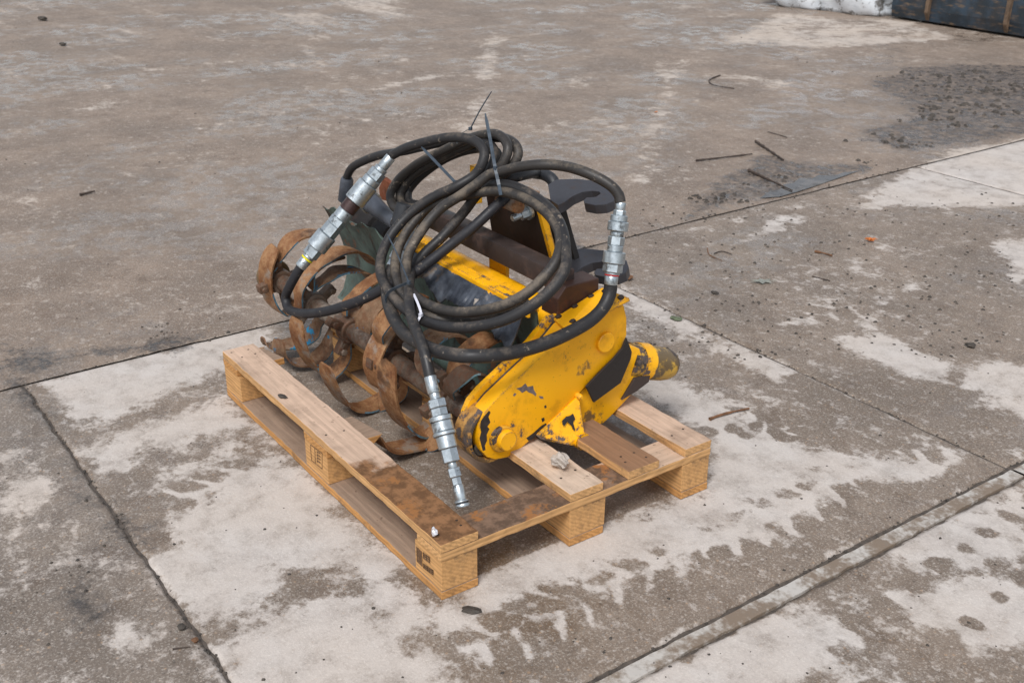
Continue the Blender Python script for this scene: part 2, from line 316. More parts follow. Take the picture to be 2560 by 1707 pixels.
def mat_flap():
    N = NT('flap_rubber'); n1 = N.noise(12, 7, .7); n2 = N.noise(50, 6, .72); q = N.n('ShaderNodeSeparateXYZ'); N.l(N.co, q.inputs[0])
    col = N.mix(N.ramp(n1, .35, .65), lin(40, 44, 52), lin(78, 84, 94))
    f = N.math('ADD', N.math('MULTIPLY', N.math('SUBTRACT', q.outputs[2], .471), 34.), N.math('ADD', N.math('MULTIPLY', n1, .9), N.math('MULTIPLY', n2, .9)))
    col = N.mix(N.ramp(f, .98, 1.06), col, (.80, .40, .01))
    col = N.mix(N.ramp(N.noise(8, 7, .75, N.map(loc=(4, 4, 4))), .57, .64, 0, .8), col, lin(112, 96, 80))
    return N.fin(col, N.ramp(n1, .3, .7, .35, .6), 0., n2, .3, .001)
M = dict(
    slab=mat_concrete('concrete_slab', lin(122, 108, 95), lin(190, 183, 177)),
    slab_left=mat_concrete('concrete_slab_gritty', lin(118, 106, 95), lin(190, 182, 175), grain=1.15, seed=5.),
    yard=mat_concrete('concrete_yard', lin(127, 111, 97), lin(186, 176, 166), grain=1., seed=9.),
    jointdirt=mat_plain('joint_dirt', lin(78, 70, 63), .8, 0, .4, 60),
    wood_top=mat_wood('pallet_wood', seed=1.), wood_front=mat_wood('pallet_wood_wet_end', wet=lin(122, 88, 60), wetpos=.22, seed=2.),
    wood_brown=mat_wood('pallet_wood_brown', top=lin(142, 108, 82), dirt=.7, seed=3.), wood_pale=mat_wood('pallet_wood_pale', top=lin(198, 176, 156), dirt=.75, seed=4.),
    wood_cross=mat_wood('pallet_wood_cross', top=lin(190, 164, 142), wet=lin(110, 88, 72), wetpos=.12, wetdir=-1, seed=5.),
    wood_block=mat_wood('pallet_block', top=lin(170, 130, 84), side=lin(206, 158, 104), dirt=.9, seed=6.), wood_low=mat_wood('pallet_wood_low', top=lin(150, 128, 110), side=lin(196, 144, 88), dirt=.7, seed=7.),
    ink=mat_plain('ink', lin(106, 80, 56), .85, 0, .5, 90), nail=mat_plain('nail', lin(60, 48, 40), .6, .3),
    yellow=mat_paint('yellow_paint'), yellow_worn=mat_paint('yellow_paint_worn', chip=.51, seed=3., soot=.60), yellow_tube=mat_paint('yellow_paint_tube', chip=.54, seed=6., dirty=.6),
    yellow_dirty=mat_paint('yellow_paint_muddy', base=(.68, .36, .03), chip=.47, seed=8., soot=.5, dirty=.6),
    rust=mat_rust('rusty_blade', lin(120, 80, 50), lin(170, 130, 92), mud=.85), rust_blue=mat_rust('rusty_blade_blue', lin(100, 74, 54), lin(146, 118, 92), blue=.07, seed=3.), rim=mat_paint('worn_rim', base=(.50, .27, .07), chip=.45, seed=6., soot=.52, dirty=.8),
    shaft=mat_rust('muddy_shaft', lin(70, 58, 50), lin(122, 106, 92), seed=4., mud=.8), socket=mat_rust('muddy_socket', lin(78, 60, 48), lin(112, 92, 76), seed=5., mud=.5),
    brown_steel=mat_steel('brown_oxide_steel', lin(62, 52, 49), lin(94, 74, 66), .45, .2, .5), box_steel=mat_steel('red_brown_box', lin(66, 44, 36), lin(104, 62, 42), .4, .1, .5, 3.),
    hook=mat_steel('black_hook_steel', lin(74, 74, 79), lin(92, 76, 68), .3, .5, .36, 5.), black_steel=mat_steel('black_steel', lin(36, 33, 32), lin(62, 48, 42), .4, .1, .6, 7.),
    dark_plate=mat_steel('dark_brown_plate', lin(46, 32, 26), lin(66, 44, 34), .5, .1, .6, 9.), rubber=mat_plain('black_rubber', lin(40, 42, 46), .55, 0, .3, 30), flap=mat_plain('matt_black_plate', lin(36, 31, 29), .75, 0, .12, 60),
    rubber_torn=mat_plain('grey_rubber', lin(66, 70, 78), .45, 0, .35, 18), flap_rubber=mat_flap(), hood=mat_hood('green_hood'), pipe_green=mat_plain('green_pipe', lin(96, 116, 108), .55, 0, .35, 20),
    zinc=mat_zinc('zinc', 0., .7), zinc_dirty=mat_zinc('zinc_dirty', 4., .85), brown_sleeve=mat_plain('brown_sleeve', lin(66, 48, 46), .4, .3), ring_y=mat_plain('yellow_ring', lin(222, 208, 20), .5), ring_r=mat_plain('red_ring', lin(186, 40, 44), .5),
    hose=mat_hose('hose_rubber', lin(40, 39, 40), lin(104, 94, 84), .42), hose_dusty=mat_hose('hose_rubber_dusty', lin(50, 47, 45), lin(112, 101, 88), .58, 3.), hose_dark=mat_hose('hose_rubber_dark', lin(36, 36, 40), lin(84, 76, 70), .2, 6.),
    tie=mat_plain('tie_black', lin(56, 66, 76), .4), tie_w=mat_plain('tie_white', lin(206, 206, 216), .35, 0, .1), mud=mat_plain('mud', lin(66, 60, 54), .8, 0, .5, 30), bark=mat_plain('bark', lin(108, 76, 52), .85, 0, .5, 40),
    stick=mat_plain('wet_stick', lin(62, 50, 42), .6, 0, .4, 40), leaf=mat_plain('grey_leaf', lin(128, 130, 122), .6, 0, .2, 30), leaf_o=mat_plain('orange_leaf', lin(196, 116, 58), .6, 0, .3, 60), stone=mat_plain('stone', lin(168, 158, 148), .85, 0, .25, 60),
    roller=mat_paint('roller_paint', base=(.60, .36, .05), chip=.47, seed=12., soot=.46, dirty=.5), blue_edge=mat_rust('blue_edge', lin(120, 160, 176), lin(86, 140, 166), mud=.5, seed=2.), foil=mat_plain('foil', lin(225, 225, 230), .3, .5), bag=None, trough=None, rustplate=mat_rust('rust_red_plate', lin(112, 62, 44), lin(134, 80, 56), mud=.2, seed=8.))

# ================================================================== GROUND
def vnoise(x, y, seed):
    rs = np.random.RandomState(seed); T = rs.rand(256, 256)
    xi = np.floor(x).astype(int); yi = np.floor(y).astype(int); fx = x - xi; fy = y - yi
    fx = fx * fx * (3 - 2 * fx); fy = fy * fy * (3 - 2 * fy)
    a = T[xi & 255, yi & 255]; b = T[(xi + 1) & 255, yi & 255]; c = T[xi & 255, (yi + 1) & 255]; d = T[(xi + 1) & 255, (yi + 1) & 255]
    return (a * (1 - fx) + b * fx) * (1 - fy) + (c * (1 - fx) + d * fx) * fy
def fbm(x, y, sc, seed, oc=4):
    o = 0; a = .5; t = 0
    for k in range(oc): o = o + a * vnoise(x * sc + 17 * k, y * sc + 9 * k, seed + k); t += a; a *= .55; sc *= 2.1
    return o / t
def sdf(poly, x, y):                                  # signed distance, + inside
    d = np.full(x.shape, 1e9); ins = np.zeros(x.shape, bool); n = len(poly)
    for i in range(n):
        ax, ay = poly[i]; bx, by = poly[(i + 1) % n]; ex, ey = bx - ax, by - ay
        wx, wy = x - ax, y - ay; t = np.clip((wx * ex + wy * ey) / (ex * ex + ey * ey + 1e-12), 0, 1)
        d = np.minimum(d, (wx - ex * t)**2 + (wy - ey * t)**2)
        c = ((ay <= y) & (by > y)) | ((by <= y) & (ay > y))
        with np.errstate(divide='ignore', invalid='ignore'): xc = ax + (y - ay) / (by - ay if by != ay else 1e-9) * ex
        ins ^= c & (x < xc)
    return np.where(ins, 1, -1) * np.sqrt(d)
def gpoly(l): return [tuple(at(u * S, v * S, 'z', 0)[:2]) for u, v in l]
DRY = [gpoly(l) for l in [
    [(308, 1240), (365, 1190), (480, 1145), (545, 1100), (620, 1085), (700, 1110), (740, 1150), (830, 1215), (900, 1290), (870, 1325), (780, 1270), (700, 1280), (620, 1310), (590, 1350), (560, 1390), (500, 1420), (450, 1440), (400, 1380), (350, 1310)],
    [(560, 1600), (490, 1480), (620, 1430), (740, 1390), (800, 1375), (860, 1400), (900, 1470), (960, 1500), (1000, 1600)],
    [(880, 1330), (1000, 1385), (1110, 1360), (1180, 1290), (1300, 1260), (1400, 1235), (1500, 1200), (1600, 1160), (1700, 1150), (1640, 1210), (1500, 1250), (1380, 1290), (1250, 1330), (1150, 1380), (1020, 1440), (920, 1440), (870, 1400)],
    [(1400, 850), (1560, 880), (1700, 945), (1800, 1000), (1900, 1035), (2060, 1055), (2200, 1075), (2130, 1100), (1980, 1080), (1850, 1090), (1760, 1120), (1650, 1130), (1640, 1000), (1560, 950)],
    [(60, 880), (200, 840), (480, 770), (620, 755), (640, 780), (520, 800), (510, 850), (400, 880), (300, 930), (260, 960), (180, 970), (120, 930)],
    [(160, 1040), (260, 1010), (340, 975), (500, 920), (540, 930), (520, 980), (400, 1010), (330, 1040), (280, 1070), (200, 1090)],
    [(1360, 630), (1440, 660), (1540, 710), (1640, 770), (1760, 830), (1820, 850), (1780, 860), (1690, 815), (1620, 800), (1540, 745), (1450, 700)],
    [(1480, 1480), (1700, 1400), (1850, 1400), (1950, 1440), (1900, 1530), (1760, 1600), (1380, 1600)],
    [(2030, 1240), (2200, 1160), (2400, 1090), (2400, 1280), (2330, 1300), (2200, 1290), (2100, 1300)], [(2060, 1380), (2200, 1330), (2400, 1330), (2400, 1420), (2250, 1480), (2120, 1420)],
    [(1960, 480), (2080, 395), (2180, 340), (2400, 300), (2400, 470), (2200, 475), (2060, 470)],
    [(1960, 790), (2050, 780), (2130, 830), (2180, 860), (2120, 865), (2030, 840)], [(2200, 850), (2290, 830), (2400, 850), (2400, 980), (2280, 930)], [(2290, 560), (2400, 540), (2400, 640), (2330, 640)],
    [(1700, 555), (1790, 500), (1850, 500), (1780, 540)],
    [(205, 1290), (250, 1280), (300, 1340), (350, 1470), (330, 1510), (260, 1490), (230, 1400), (200, 1340)], [(50, 1120), (140, 1090), (150, 1110), (80, 1150)],
    [(1840, 1250), (2000, 1230), (1920, 1290)], [(1560, 1230), (1700, 1180), (1800, 1160), (1900, 1140), (1820, 1200), (1700, 1230)],
    # yard
    [(560, 30), (720, 20), (760, 60), (640, 50)], [(720, -20), (900, -20), (960, 60), (820, 25)], [(1650, 100), (1800, 30), (2100, 50), (2200, 90), (1900, 110)], [(1700, 170), (1830, 190), (1780, 210)], [(-20, 20), (60, 25), (40, 70), (-20, 75)], [(880, 110), (960, 150), (900, 120)], [(226, 60), (240, 60), (250, 240), (236, 240)], [(290, 60), (300, 60), (268, 180), (260, 180)], [(410, 120), (420, 100), (300, 200), (290, 200)], [(1120, 60), (1160, 60), (1120, 330), (1060, 330)], [(1520, 160), (1570, 160), (1500, 420), (1440, 420)], [(60, 640), (110, 635), (110, 655), (50, 660)], [(150, 250), (230, 246), (200, 256)], [(700, 100), (900, 330), (890, 335), (690, 105)], [(820, 210), (1010, 170), (1000, 180), (820, 220)]]]
MUD = [gpoly(l) for l in [[(1960, 190), (2120, 150), (2400, 150), (2400, 310), (2200, 330), (2060, 370), (1960, 300), (2100, 260)], [(1580, 470), (1640, 400), (1760, 350), (1900, 380), (2050, 375), (1820, 440), (1700, 475), (1560, 520)], [(-20, 795), (200, 790), (470, 770), (300, 820), (60, 870), (-20, 860)], [(0, 860), (60, 865), (170, 1030), (310, 1240), (290, 1240), (150, 1060), (30, 900)], [(160, 1390), (210, 1350), (250, 1400), (200, 1430)], [(1250, 540), (1330, 535), (1400, 560), (1300, 580)]]]
def lugs(x, y):
    """Block prints of tyre lugs along y: two staggered columns of dark blocks with pale mud squeezed up between them."""
    o = np.zeros(x.shape); gate = fbm(x, y, 5, 33); wx = (fbm(x, y, 11, 34) - .5) * .05; wy = (fbm(x, y, 11, 35) - .5) * .05
    for x0, w, pitch, ya, yb, amp, k in ((1.37, .20, .088, -.15, 1.5, 1., 1), (1.10, .15, .078, .88, 1.52, 1., -1), (.47, .17, .085, -.47, .02, .7, 1), (1.86, .22, .092, -.1, 1.7, 1., -1), (.95, .12, .08, 1.0, 1.6, .8, 1), (.60, .2, .09, 1.6, 3.2, .6, 1)):
        v = (x + wx - x0) / w; u = y + wy
        col = np.where(v < 0, 0., .5); fr = ((u + k * .10 * np.abs(v) * 2 * .5) / pitch + col) % 1
        gap = np.exp(-((fr - .5) / .14)**2); mid = np.exp(-(v / .09)**2); pres = np.clip((gate - .44) * 5, 0, 1)
        m = np.clip((.5 - np.abs(v)) * 9, 0, 1) * np.clip((u - ya) * 8, 0, 1) * np.clip((yb - u) * 8, 0, 1) * amp
        o += m * pres * (1.35 * np.maximum(gap, mid * .6) - .50)
    return o
def lugdark(x, y):                                    # rows of round wet lug prints
    o = np.zeros(x.shape); rs = np.random.RandomState(11)
    for xa, ya, xb, yb, n in ((.98, 1.0, 1.16, 1.52, 8), (1.05, 1.05, 1.24, 1.5, 6), (1.78, .62, 1.70, 1.6, 9), (1.93, .5, 1.86, 1.5, 9), (1.62, .2, 1.615, .75, 8)):
        for k in range(n):
            t = (k + .5) / n; xc = xa + (xb - xa) * t + rs.uniform(-.01, .01); yc = ya + (yb - ya) * t + rs.uniform(-.01, .01); a = rs.uniform(.022, .036); b = rs.uniform(.02, .03)
            o = np.maximum(o, rs.uniform(.6, 1.) * np.exp(-(((x - xc) / a)**2 + ((y - yc) / b)**2)**2))
    return o
def ground_sheet(name, xs, ys, z, mat, base, dark_bias, relief, edge=0, parent=None, thick=0, seed=1):
    X, Y = np.meshgrid(xs, ys, indexing='ij'); x = X.ravel().astype(float); y = Y.ravel().astype(float)
    nx, ny = len(xs), len(ys)
    wob = (fbm(x, y, 9, 40) - .5) * .05; wx = x + wob; wy = y + (fbm(x, y, 9, 50) - .5) * .05
    f = np.full(x.shape, -1.)
    for p in DRY:
        bx0, by0 = np.min(p, 0) - .2; bx1, by1 = np.max(p, 0) + .2
        k = (x > bx0) & (x < bx1) & (y > by0) & (y < by1)
        if k.any(): f[k] = np.maximum(f[k], sdf(p, wx[k], wy[k]))
    dry_shade = np.clip(.5 + f / .12, 0, 1) * np.where(x < -.42, .34, .62) + base + (fbm(x, y, 3.2, 60) - .5) * .7 + (fbm(x, y, 13, 70) - .5) * .6 + (fbm(x, y, 30, 75) - .5) * .3 + .15 * np.exp(-((x - 1.36) / .16)**4) * (y > -.3) * (y < 1.5) - .30 * ((x > .02) & (x < 1.17) & (y > .03) & (y < .78))  # last term paints the pallet's contact shadow into the mask, over its footprint
    near = (x > -.6) & (x < 2.2) & (y > -.6) & (y < 3.3)
    if near.any():
        dry_shade[near] += lugs(x[near], y[near]) * .56; dry_shade[near] -= lugdark(x[near], y[near]) * .8
    # the grey slurry band along the front joint
    dry_shade -= .5 * np.exp(-((x - 1.53) / .05)**2) * (y > -.4) * (y < 1.6)
    mud = np.zeros(x.shape)
    for p in MUD:
        bx0, by0 = np.min(p, 0) - .5; bx1, by1 = np.max(p, 0) + .5
        k = (x > bx0) & (x < bx1) & (y > by0) & (y < by1)
        if k.any(): mud[k] = np.maximum(mud[k], np.clip(.40 + sdf(p, wx[k], wy[k]) / .22 + (fbm(x[k], y[k], 4.5, 44) - .5) * 1.1, 0, .66))
    dry_shade -= mud * .8
    zz = z + (fbm(x, y, 5, 80) - .5) * relief + np.clip(mud - .3, 0, 1) * (fbm(x, y, 16, 90) - .42) * .03 * (relief > 0)
    if edge:
        ed = np.minimum(np.minimum(x - xs[0], xs[-1] - x), np.minimum(y - ys[0], ys[-1] - y))
        on = ed < 1e-6
        n1 = (fbm(x, y, 30, 95) - .5) * edge * 2; n2 = (fbm(x, y, 30, 99) - .5) * edge * 2
        x = np.where(on & ((np.abs(x - xs[0]) < 1e-6) | (np.abs(x - xs[-1]) < 1e-6)), x + n1, x); y = np.where(on & ((np.abs(y - ys[0]) < 1e-6) | (np.abs(y - ys[-1]) < 1e-6)), y + n2, y)
        zz = np.where(on, zz - .004, zz)
    vs = np.stack([x, y, zz], 1)
    I = np.arange(nx * ny).reshape(nx, ny)
    q = np.stack([I[:-1, :-1], I[1:, :-1], I[1:, 1:], I[:-1, 1:]], -1).reshape(-1, 4)
    if thick:                                          # skirt down the joint
        ring = np.concatenate([I[:, 0], I[-1, 1:], I[-2::-1, -1], I[0, -2:0:-1]]); m = len(ring); b = len(vs)
        sk = vs[ring].copy(); sk[:, 2] = z - thick; vs = np.concatenate([vs, sk]); j = np.arange(m); j2 = (j + 1) % m
        q = np.concatenate([q, np.stack([ring[j], b + j, b + j2, ring[j2]], 1)])
        dry_shade = np.concatenate([dry_shade, np.full(m, 0.)]); mud = np.concatenate([mud, np.full(m, .7)])
    me = bpy.data.meshes.new(name); me.vertices.add(len(vs)); me.vertices.foreach_set('co', vs.ravel().astype(np.float32))
    me.loops.add(q.size); me.loops.foreach_set('vertex_index', q.ravel().astype(np.int32)); me.polygons.add(len(q)); me.polygons.foreach_set('loop_start', np.arange(0, q.size, 4).astype(np.int32)); me.polygons.foreach_set('loop_total', np.full(len(q), 4, np.int32))
    me.update(); me.validate()
    for nme, arr in (('dry_shade', dry_shade), ('mud', mud)):
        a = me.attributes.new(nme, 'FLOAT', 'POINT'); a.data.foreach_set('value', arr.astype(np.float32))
    me.polygons.foreach_set('use_smooth', [True] * len(me.polygons))
    o = bpy.data.objects.new(name, me); COL.objects.link(o); me.materials.append(mat)
    if parent: o.parent = parent
    return o
def lspace(a, b, st): return np.linspace(a, b, int(round((b - a) / st)) + 1)
def grow(a, b, st, g):
    l = [a]; s_ = 1 if b > a else -1
    while (b - l[-1]) * s_ > 0: l.append(l[-1] + s_ * st); st *= g
    return l
# sheet under everything, reaching the horizon
gm = MB(); gm.add([(-150, -150, -.005), (150, -150, -.005), (150, 150, -.005), (-150, 150, -.005)], [(0, 1, 2, 3)])
ground = gm.build('ground', M['jointdirt']); ground['kind'] = 'structure'
xs = np.array(sorted(grow(-.418, -5., .022, 1.006) + grow(-5.3, -60, .3, 1.15))); ys = np.array(sorted(grow(0, 11, .03, 1.004) + grow(11.5, 60, .4, 1.15) + grow(-.03, -3.5, .03, 1.01) + grow(-3.9, -60, .4, 1.15)))
yard = ground_sheet('yard_pavement', xs, ys, -.001, M['yard'], .20, 0, .006); yard['kind'] = 'structure'
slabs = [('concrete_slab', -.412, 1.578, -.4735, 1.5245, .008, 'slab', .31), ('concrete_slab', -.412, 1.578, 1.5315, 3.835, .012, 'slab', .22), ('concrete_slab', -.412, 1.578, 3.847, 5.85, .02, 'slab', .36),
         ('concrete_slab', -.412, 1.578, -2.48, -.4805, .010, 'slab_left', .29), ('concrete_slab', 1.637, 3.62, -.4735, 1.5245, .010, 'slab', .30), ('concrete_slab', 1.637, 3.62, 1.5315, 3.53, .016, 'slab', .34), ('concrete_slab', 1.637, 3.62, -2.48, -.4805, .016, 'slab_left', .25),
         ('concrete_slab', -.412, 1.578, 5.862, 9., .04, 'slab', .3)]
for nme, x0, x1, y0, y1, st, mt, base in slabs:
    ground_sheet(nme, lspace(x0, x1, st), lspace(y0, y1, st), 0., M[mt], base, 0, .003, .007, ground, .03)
pm = MB(); pp = [(1745, 455), (1770, 438), (1790, 436), (1800, 424), (1822, 420), (1838, 408), (1862, 412), (1880, 402), (1915, 404), (1938, 396), (1975, 392), (1940, 404), (1880, 425), (1830, 441), (1790, 452)]
pm.add([tuple(at(u * S, v * S, 'z', .0035)) for u, v in pp], [tuple(range(len(pp)))])
Nw = NT('puddle_water'); pud = pm.build('puddle', Nw.fin(Nw.mix(Nw.ramp(Nw.noise(9, 6, .7), .45, .6), lin(58, 54, 50), lin(86, 80, 74)), Nw.ramp(Nw.noise(14, 6, .7), .45, .62, .04, .35), 0., Nw.noise(20, 3, .5), .05, .001)); pud['kind'] = 'structure'
# steel edging angle let into the front joint (one length per slab)
steel_edge = mat_steel('slab_edge_steel', lin(196, 190, 182), lin(132, 116, 100), .62, .25, .45, 2.)
for y0, y1 in ((-2.48, -.4805), (-.4735, 1.522), (1.5315, 3.53)):
    m = MB(); n = 60; rs = random.Random(int(y0 * 10))
    a = [(1.594 + rs.uniform(-.0015, .0015), y0 + (y1 - y0) * i / n, .0015 + rs.uniform(0, .001)) for i in range(n + 1)]; b = [(1.632 + rs.uniform(-.003, .002), p[1], .002 + rs.uniform(0, .001)) for p in a]
    vs = a + b + [(p[0], p[1], -.03) for p in a] + [(p[0], p[1], -.03) for p in b]; k = n + 1
    m.add(vs, [(i, i + 1, k + i + 1, k + i) for i in range(n)] + [(i, 2 * k + i, 2 * k + i + 1, i + 1) for i in range(n)] + [(k + i, k + i + 1, 3 * k + i + 1, 3 * k + i) for i in range(n)])
    m.build('edge_strip', steel_edge, ground)

# ================================================================== PALLET
PW, PL_ = .80, 1.20
pal = empty('wooden_pallet', (.6, .4, 0), 'weathered four-way wooden pallet with a missing deck board under the tiller', 'pallet')
def wood_box(name, x0, x1, y0, y1, z0, z1, mat, along='x', bev=.0018, rough=.0016, seed=0, skew=0, snap=0):
    """A sawn board with wavering edges; local x runs along the grain."""
    rs = random.Random(seed); L = (x1 - x0) if along == 'x' else (y1 - y0); Wd = (y1 - y0) if along == 'x' else (x1 - x0); H = z1 - z0
    n = max(2, int(L / .025)); vs = []
    for i in range(n + 1):
        t = -L / 2 + L * i / n; e = [rs.uniform(-rough, rough) for _ in range(4)]
        ch = bev
        for (a, b, k) in ((-1, -1, 0), (-1, 1, 1), (1, 1, 2), (1, -1, 3)):
            vs.append((t, a * (Wd / 2 - (ch if 0 else 0)) + e[k] * .8, b * H / 2 + e[(k + 1) % 4] * .35))
    if snap:                                            # broken end: long splinters
        for k in range(4):
            j = (n if snap > 0 else 0) * 4 + k; x_, y_, z_ = vs[j]; vs[j] = (x_ + snap * rs.uniform(-.05, .015), y_, z_)
    fs = []
    for i in range(n):
        for k in range(4): fs.append((i * 4 + k, i * 4 + (k + 1) % 4, i * 4 + 4 + (k + 1) % 4, i * 4 + 4 + k))
    fs += [(3, 2, 1, 0), tuple(range(n * 4, n * 4 + 4))]
    m = MB(); m.add(vs, fs); o = m.build(name, mat, None, bevel=bev)
    o.location = ((x0 + x1) / 2, (y0 + y1) / 2, (z0 + z1) / 2); o.rotation_euler = (0, 0, skew + (0 if along == 'x' else math.pi / 2))
    bpy.context.view_layer.update(); o.parent = pal; o.matrix_parent_inverse = pal.matrix_world.inverted(); return o
G = .0006
tops = [(0, .097, 'wood_front'), (.352, .450, 'wood_pale'), (.527, .626, 'wood_brown'), (.711, .80, 'wood_top')]
for i, (a, b, mt) in enumerate(tops): wood_box('deck_board', 0, PL_, a, b, .122 + G, .144, M[mt], seed=i)
for i, (a, b) in enumerate(((0, .10), (.535, .665), (1.10, 1.20))): wood_box('cross_board', a, b, 0, PW, .100 + G, .122, M['wood_cross' if i == 2 else 'wood_low'], along='y', seed=10 + i) if i == 2 else [wood_box('cross_board', a, b, c, d, .100 + G, .122, M['wood_low'], along='y', seed=10 + i + k, snap=sn) for k, (c, d, sn) in enumerate(((0, .155 if i else .135, 1), (.33, PW, -1)))]
for i, (a, b) in enumerate(((0, .096), (.352, .455), (.708, .80))): wood_box('bottom_board', 0, PL_, a, b, 0.001, .022, M['wood_low'], seed=20 + i)
for i, (a, b) in enumerate(((0, .095), (.352, .460), (.706, .80))):
    for j, (c, d) in enumerate(((0, .115), (.535, .663), (1.088, 1.2))): wood_box('block', c + .002, d - .001, a + .001, b - .001, .022 + G, .100, M['wood_block'], seed=30 + i * 3 + j, rough=.0012)
def stamp(pts_px, y=-.0006):                           # inked marks on the outer block faces
    m = MB()
    for (u0, v0, u1, v1, tw) in pts_px:
        p, q = at(u0, v0, 'y', y), at(u1, v1, 'y', y); d = q - p; nrm = Vector((-d.z, 0, d.x)).normalized() * tw / 2
        m.prism([p - nrm, q - nrm, q + nrm, p + nrm], (0, -.0004, 0))
    m.build('stamp', M['ink'], pal)
def cpx(x, y): return 540 + x * .4464, 820 + y * .4464
bars = []
for i in range(4): bars.append((*cpx(1124 + i * 8, 1222 + i * 8), *cpx(1128 + i * 8, 1308 + i * 8), .0042))
for k in range(3): bars.append((*cpx(1160, 1258 + k * 13), *cpx(1196, 1284 + k * 13), .0032))
bars.append((*cpx(1162, 1254), *cpx(1164, 1286), .004)); bars.append((*cpx(1194, 1280), *cpx(1196, 1314), .004)); bars.append((*cpx(1178, 1268), *cpx(1180, 1300), .003))
for k in range(3): bars.append((*cpx(1160, 1318 + k * 10), *cpx(1218, 1358 + k * 11), .0024))
for k in range(6): bars.append((*cpx(1164 + k * 10, 1318 + k * 7), *cpx(1165 + k * 10, 1346 + k * 7), .003))
stamp(bars)
bars = [(*cpx(528, 652), *cpx(594, 700), .0018), (*cpx(528, 652), *cpx(534, 738), .0018), (*cpx(594, 700), *cpx(594, 788), .0018), (*cpx(534, 738), *cpx(594, 788), .0018), (*cpx(552, 670), *cpx(556, 755), .0018)]
for k in range(4): bars += [(*cpx(564, 690 + k * 17), *cpx(584, 703 + k * 17), .003), (*cpx(566, 690 + k * 17), *cpx(568, 700 + k * 17), .003)]
stamp(bars)
nl = MB()
for (x, y, z) in [(xx + dx, yy + dy, .1443) for xx in (.05, .60, 1.15) for dx in (-.02, .02) for (a, b, _) in tops for yy, dy in (((a + b) / 2, -.025), ((a + b) / 2, .025))]:
    x += random.uniform(-.012, .012); y += random.uniform(-.008, .008); nl.lathe((x, y, z - .004), (x, y, z), [(0, .0032), (1, .0032)], 8)
nl.build('nail', M['nail'], pal, kind='stuff')

# ================================================================== TILLER
til = empty('rotary_tiller', (.4, .45, .144), 'yellow and rusty rotary tiller attachment lying on the wooden pallet', 'tiller')
XC = .96
def X_(l, x=XC): return [at(u, v, 'x', x) for u, v in l]
case_px = [(1412, 822), (1487, 790), (1560, 762), (1567, 795), (1567, 838), (1555, 868), (1535, 893), (1495, 932), (1447, 985), (1395, 1035), (1345, 1082), (1300, 1124), (1268, 1144), (1240, 1149), (1217, 1143), (1201, 1124), (1195, 1096), (1199, 1062), (1212, 1032), (1236, 1003), (1300, 942), (1360, 886)]
case = MB().prism(X_(case_px), (-.045, 0, 0)).build('chain_case', M['yellow'], til, bevel=.004, smooth=35)
# inner rim plate, seen as the second edge along the upper side
rim_px = [(u - (6 if u < 1420 else 0), v - (9 if u < 1420 else 0)) for u, v in case_px]
ctr = sum(X_(case_px), Vector()) / len(case_px); MB().prism([ctr + (p - ctr) * .965 + Vector((-.0455, 0, 0)) for p in X_(case_px)], (-.008, 0, 0)).build('dirt_seam', M['mud'], til)
MB().prism([p + Vector((-.054, 0, 0)) for p in X_(rim_px)], (-.018, 0, 0)).build('case_back_plate', M['yellow_worn'], til, bevel=.003, smooth=35)
# rounded guard rim round the lower end
cpt = at(1240, 1087, 'x', XC); m = MB(); m.lathe(cpt - Vector((.055, 0, 0)), cpt - Vector((.030, 0, 0)), [(0, .069), (1, .069)], 32); m.build('end_disc', M['black_steel'], til, smooth=40); gr = MB(); arc = []
for k in range(25):
    a = math.radians(88 + k * 8.2); arc.append(Vector((XC - .036, cpt.y + math.cos(a) * .072, cpt.z + math.sin(a) * .072)))
gr.strap(arc, [Vector((1, 0, 0))] * 25, [.066 - .012 * abs(i - 12) / 12 for i in range(25)], [.010] * 25); gr.build('guard_rim', M['rim'], til, bevel=.002, smooth=40)
def boss(u, v, r, h, mat, name, parent, x=XC, ring=True):
    c = at(u, v, 'x', x); m = MB(); m.lathe(c - Vector((.004, 0, 0)), c + Vector((h, 0, 0)), [(0, r), (.85, r), (1, r * .93)], 32)
    return m.build(name, mat, parent, smooth=40)
boss(1511, 854, .0265, .010, M['yellow'], 'upper_bearing_cap', case)
b_ = boss(1252, 1094, .034, .012, M['yellow_dirty'], 'hub_flange', case); boss(1258, 1093, .026, .024, M['yellow'], 'hub_cap', case, x=XC + .002)
# opening with dirt beside the hub
oc = at(1206, 1118, 'x', XC - .018); m = MB(); m.lathe(oc - Vector((.002, 0, 0)), oc + Vector((.002, 0, 0)), [(0, .024), (1, .021)], 14); m.build('dirt_plug', M['mud'], case)
# top cover flange
A, B_, C_, D_ = at(1383, 797, 'x', .905), at(1505, 718, 'x', .905), at(1573, 744, 'x', .982), at(1413, 821, 'x', .982)
C2 = D_ + (B_ - A) * ((C_ - D_).length / (B_ - A).length)
nrm = (B_ - A).cross(D_ - A).normalized(); nrm = nrm if nrm.z > 0 else -nrm
fl = MB().prism([A, B_, C_, D_], nrm * -.010).build('cover_plate', M['yellow'], case, bevel=.002)
for s_, t_ in ((.08, .12), (.4, .12), (.72, .12), (.93, .25), (.15, .86), (.93, .85), (.55, .88)):
    p = A.lerp(B_, s_).lerp(D_.lerp(C_, s_), t_); m = MB(); m.lathe(p - nrm * .002, p + nrm * .007, [(0, .0085), (.8, .0085), (1, .006)], 6); m.build('bolt', M['nail'], fl)
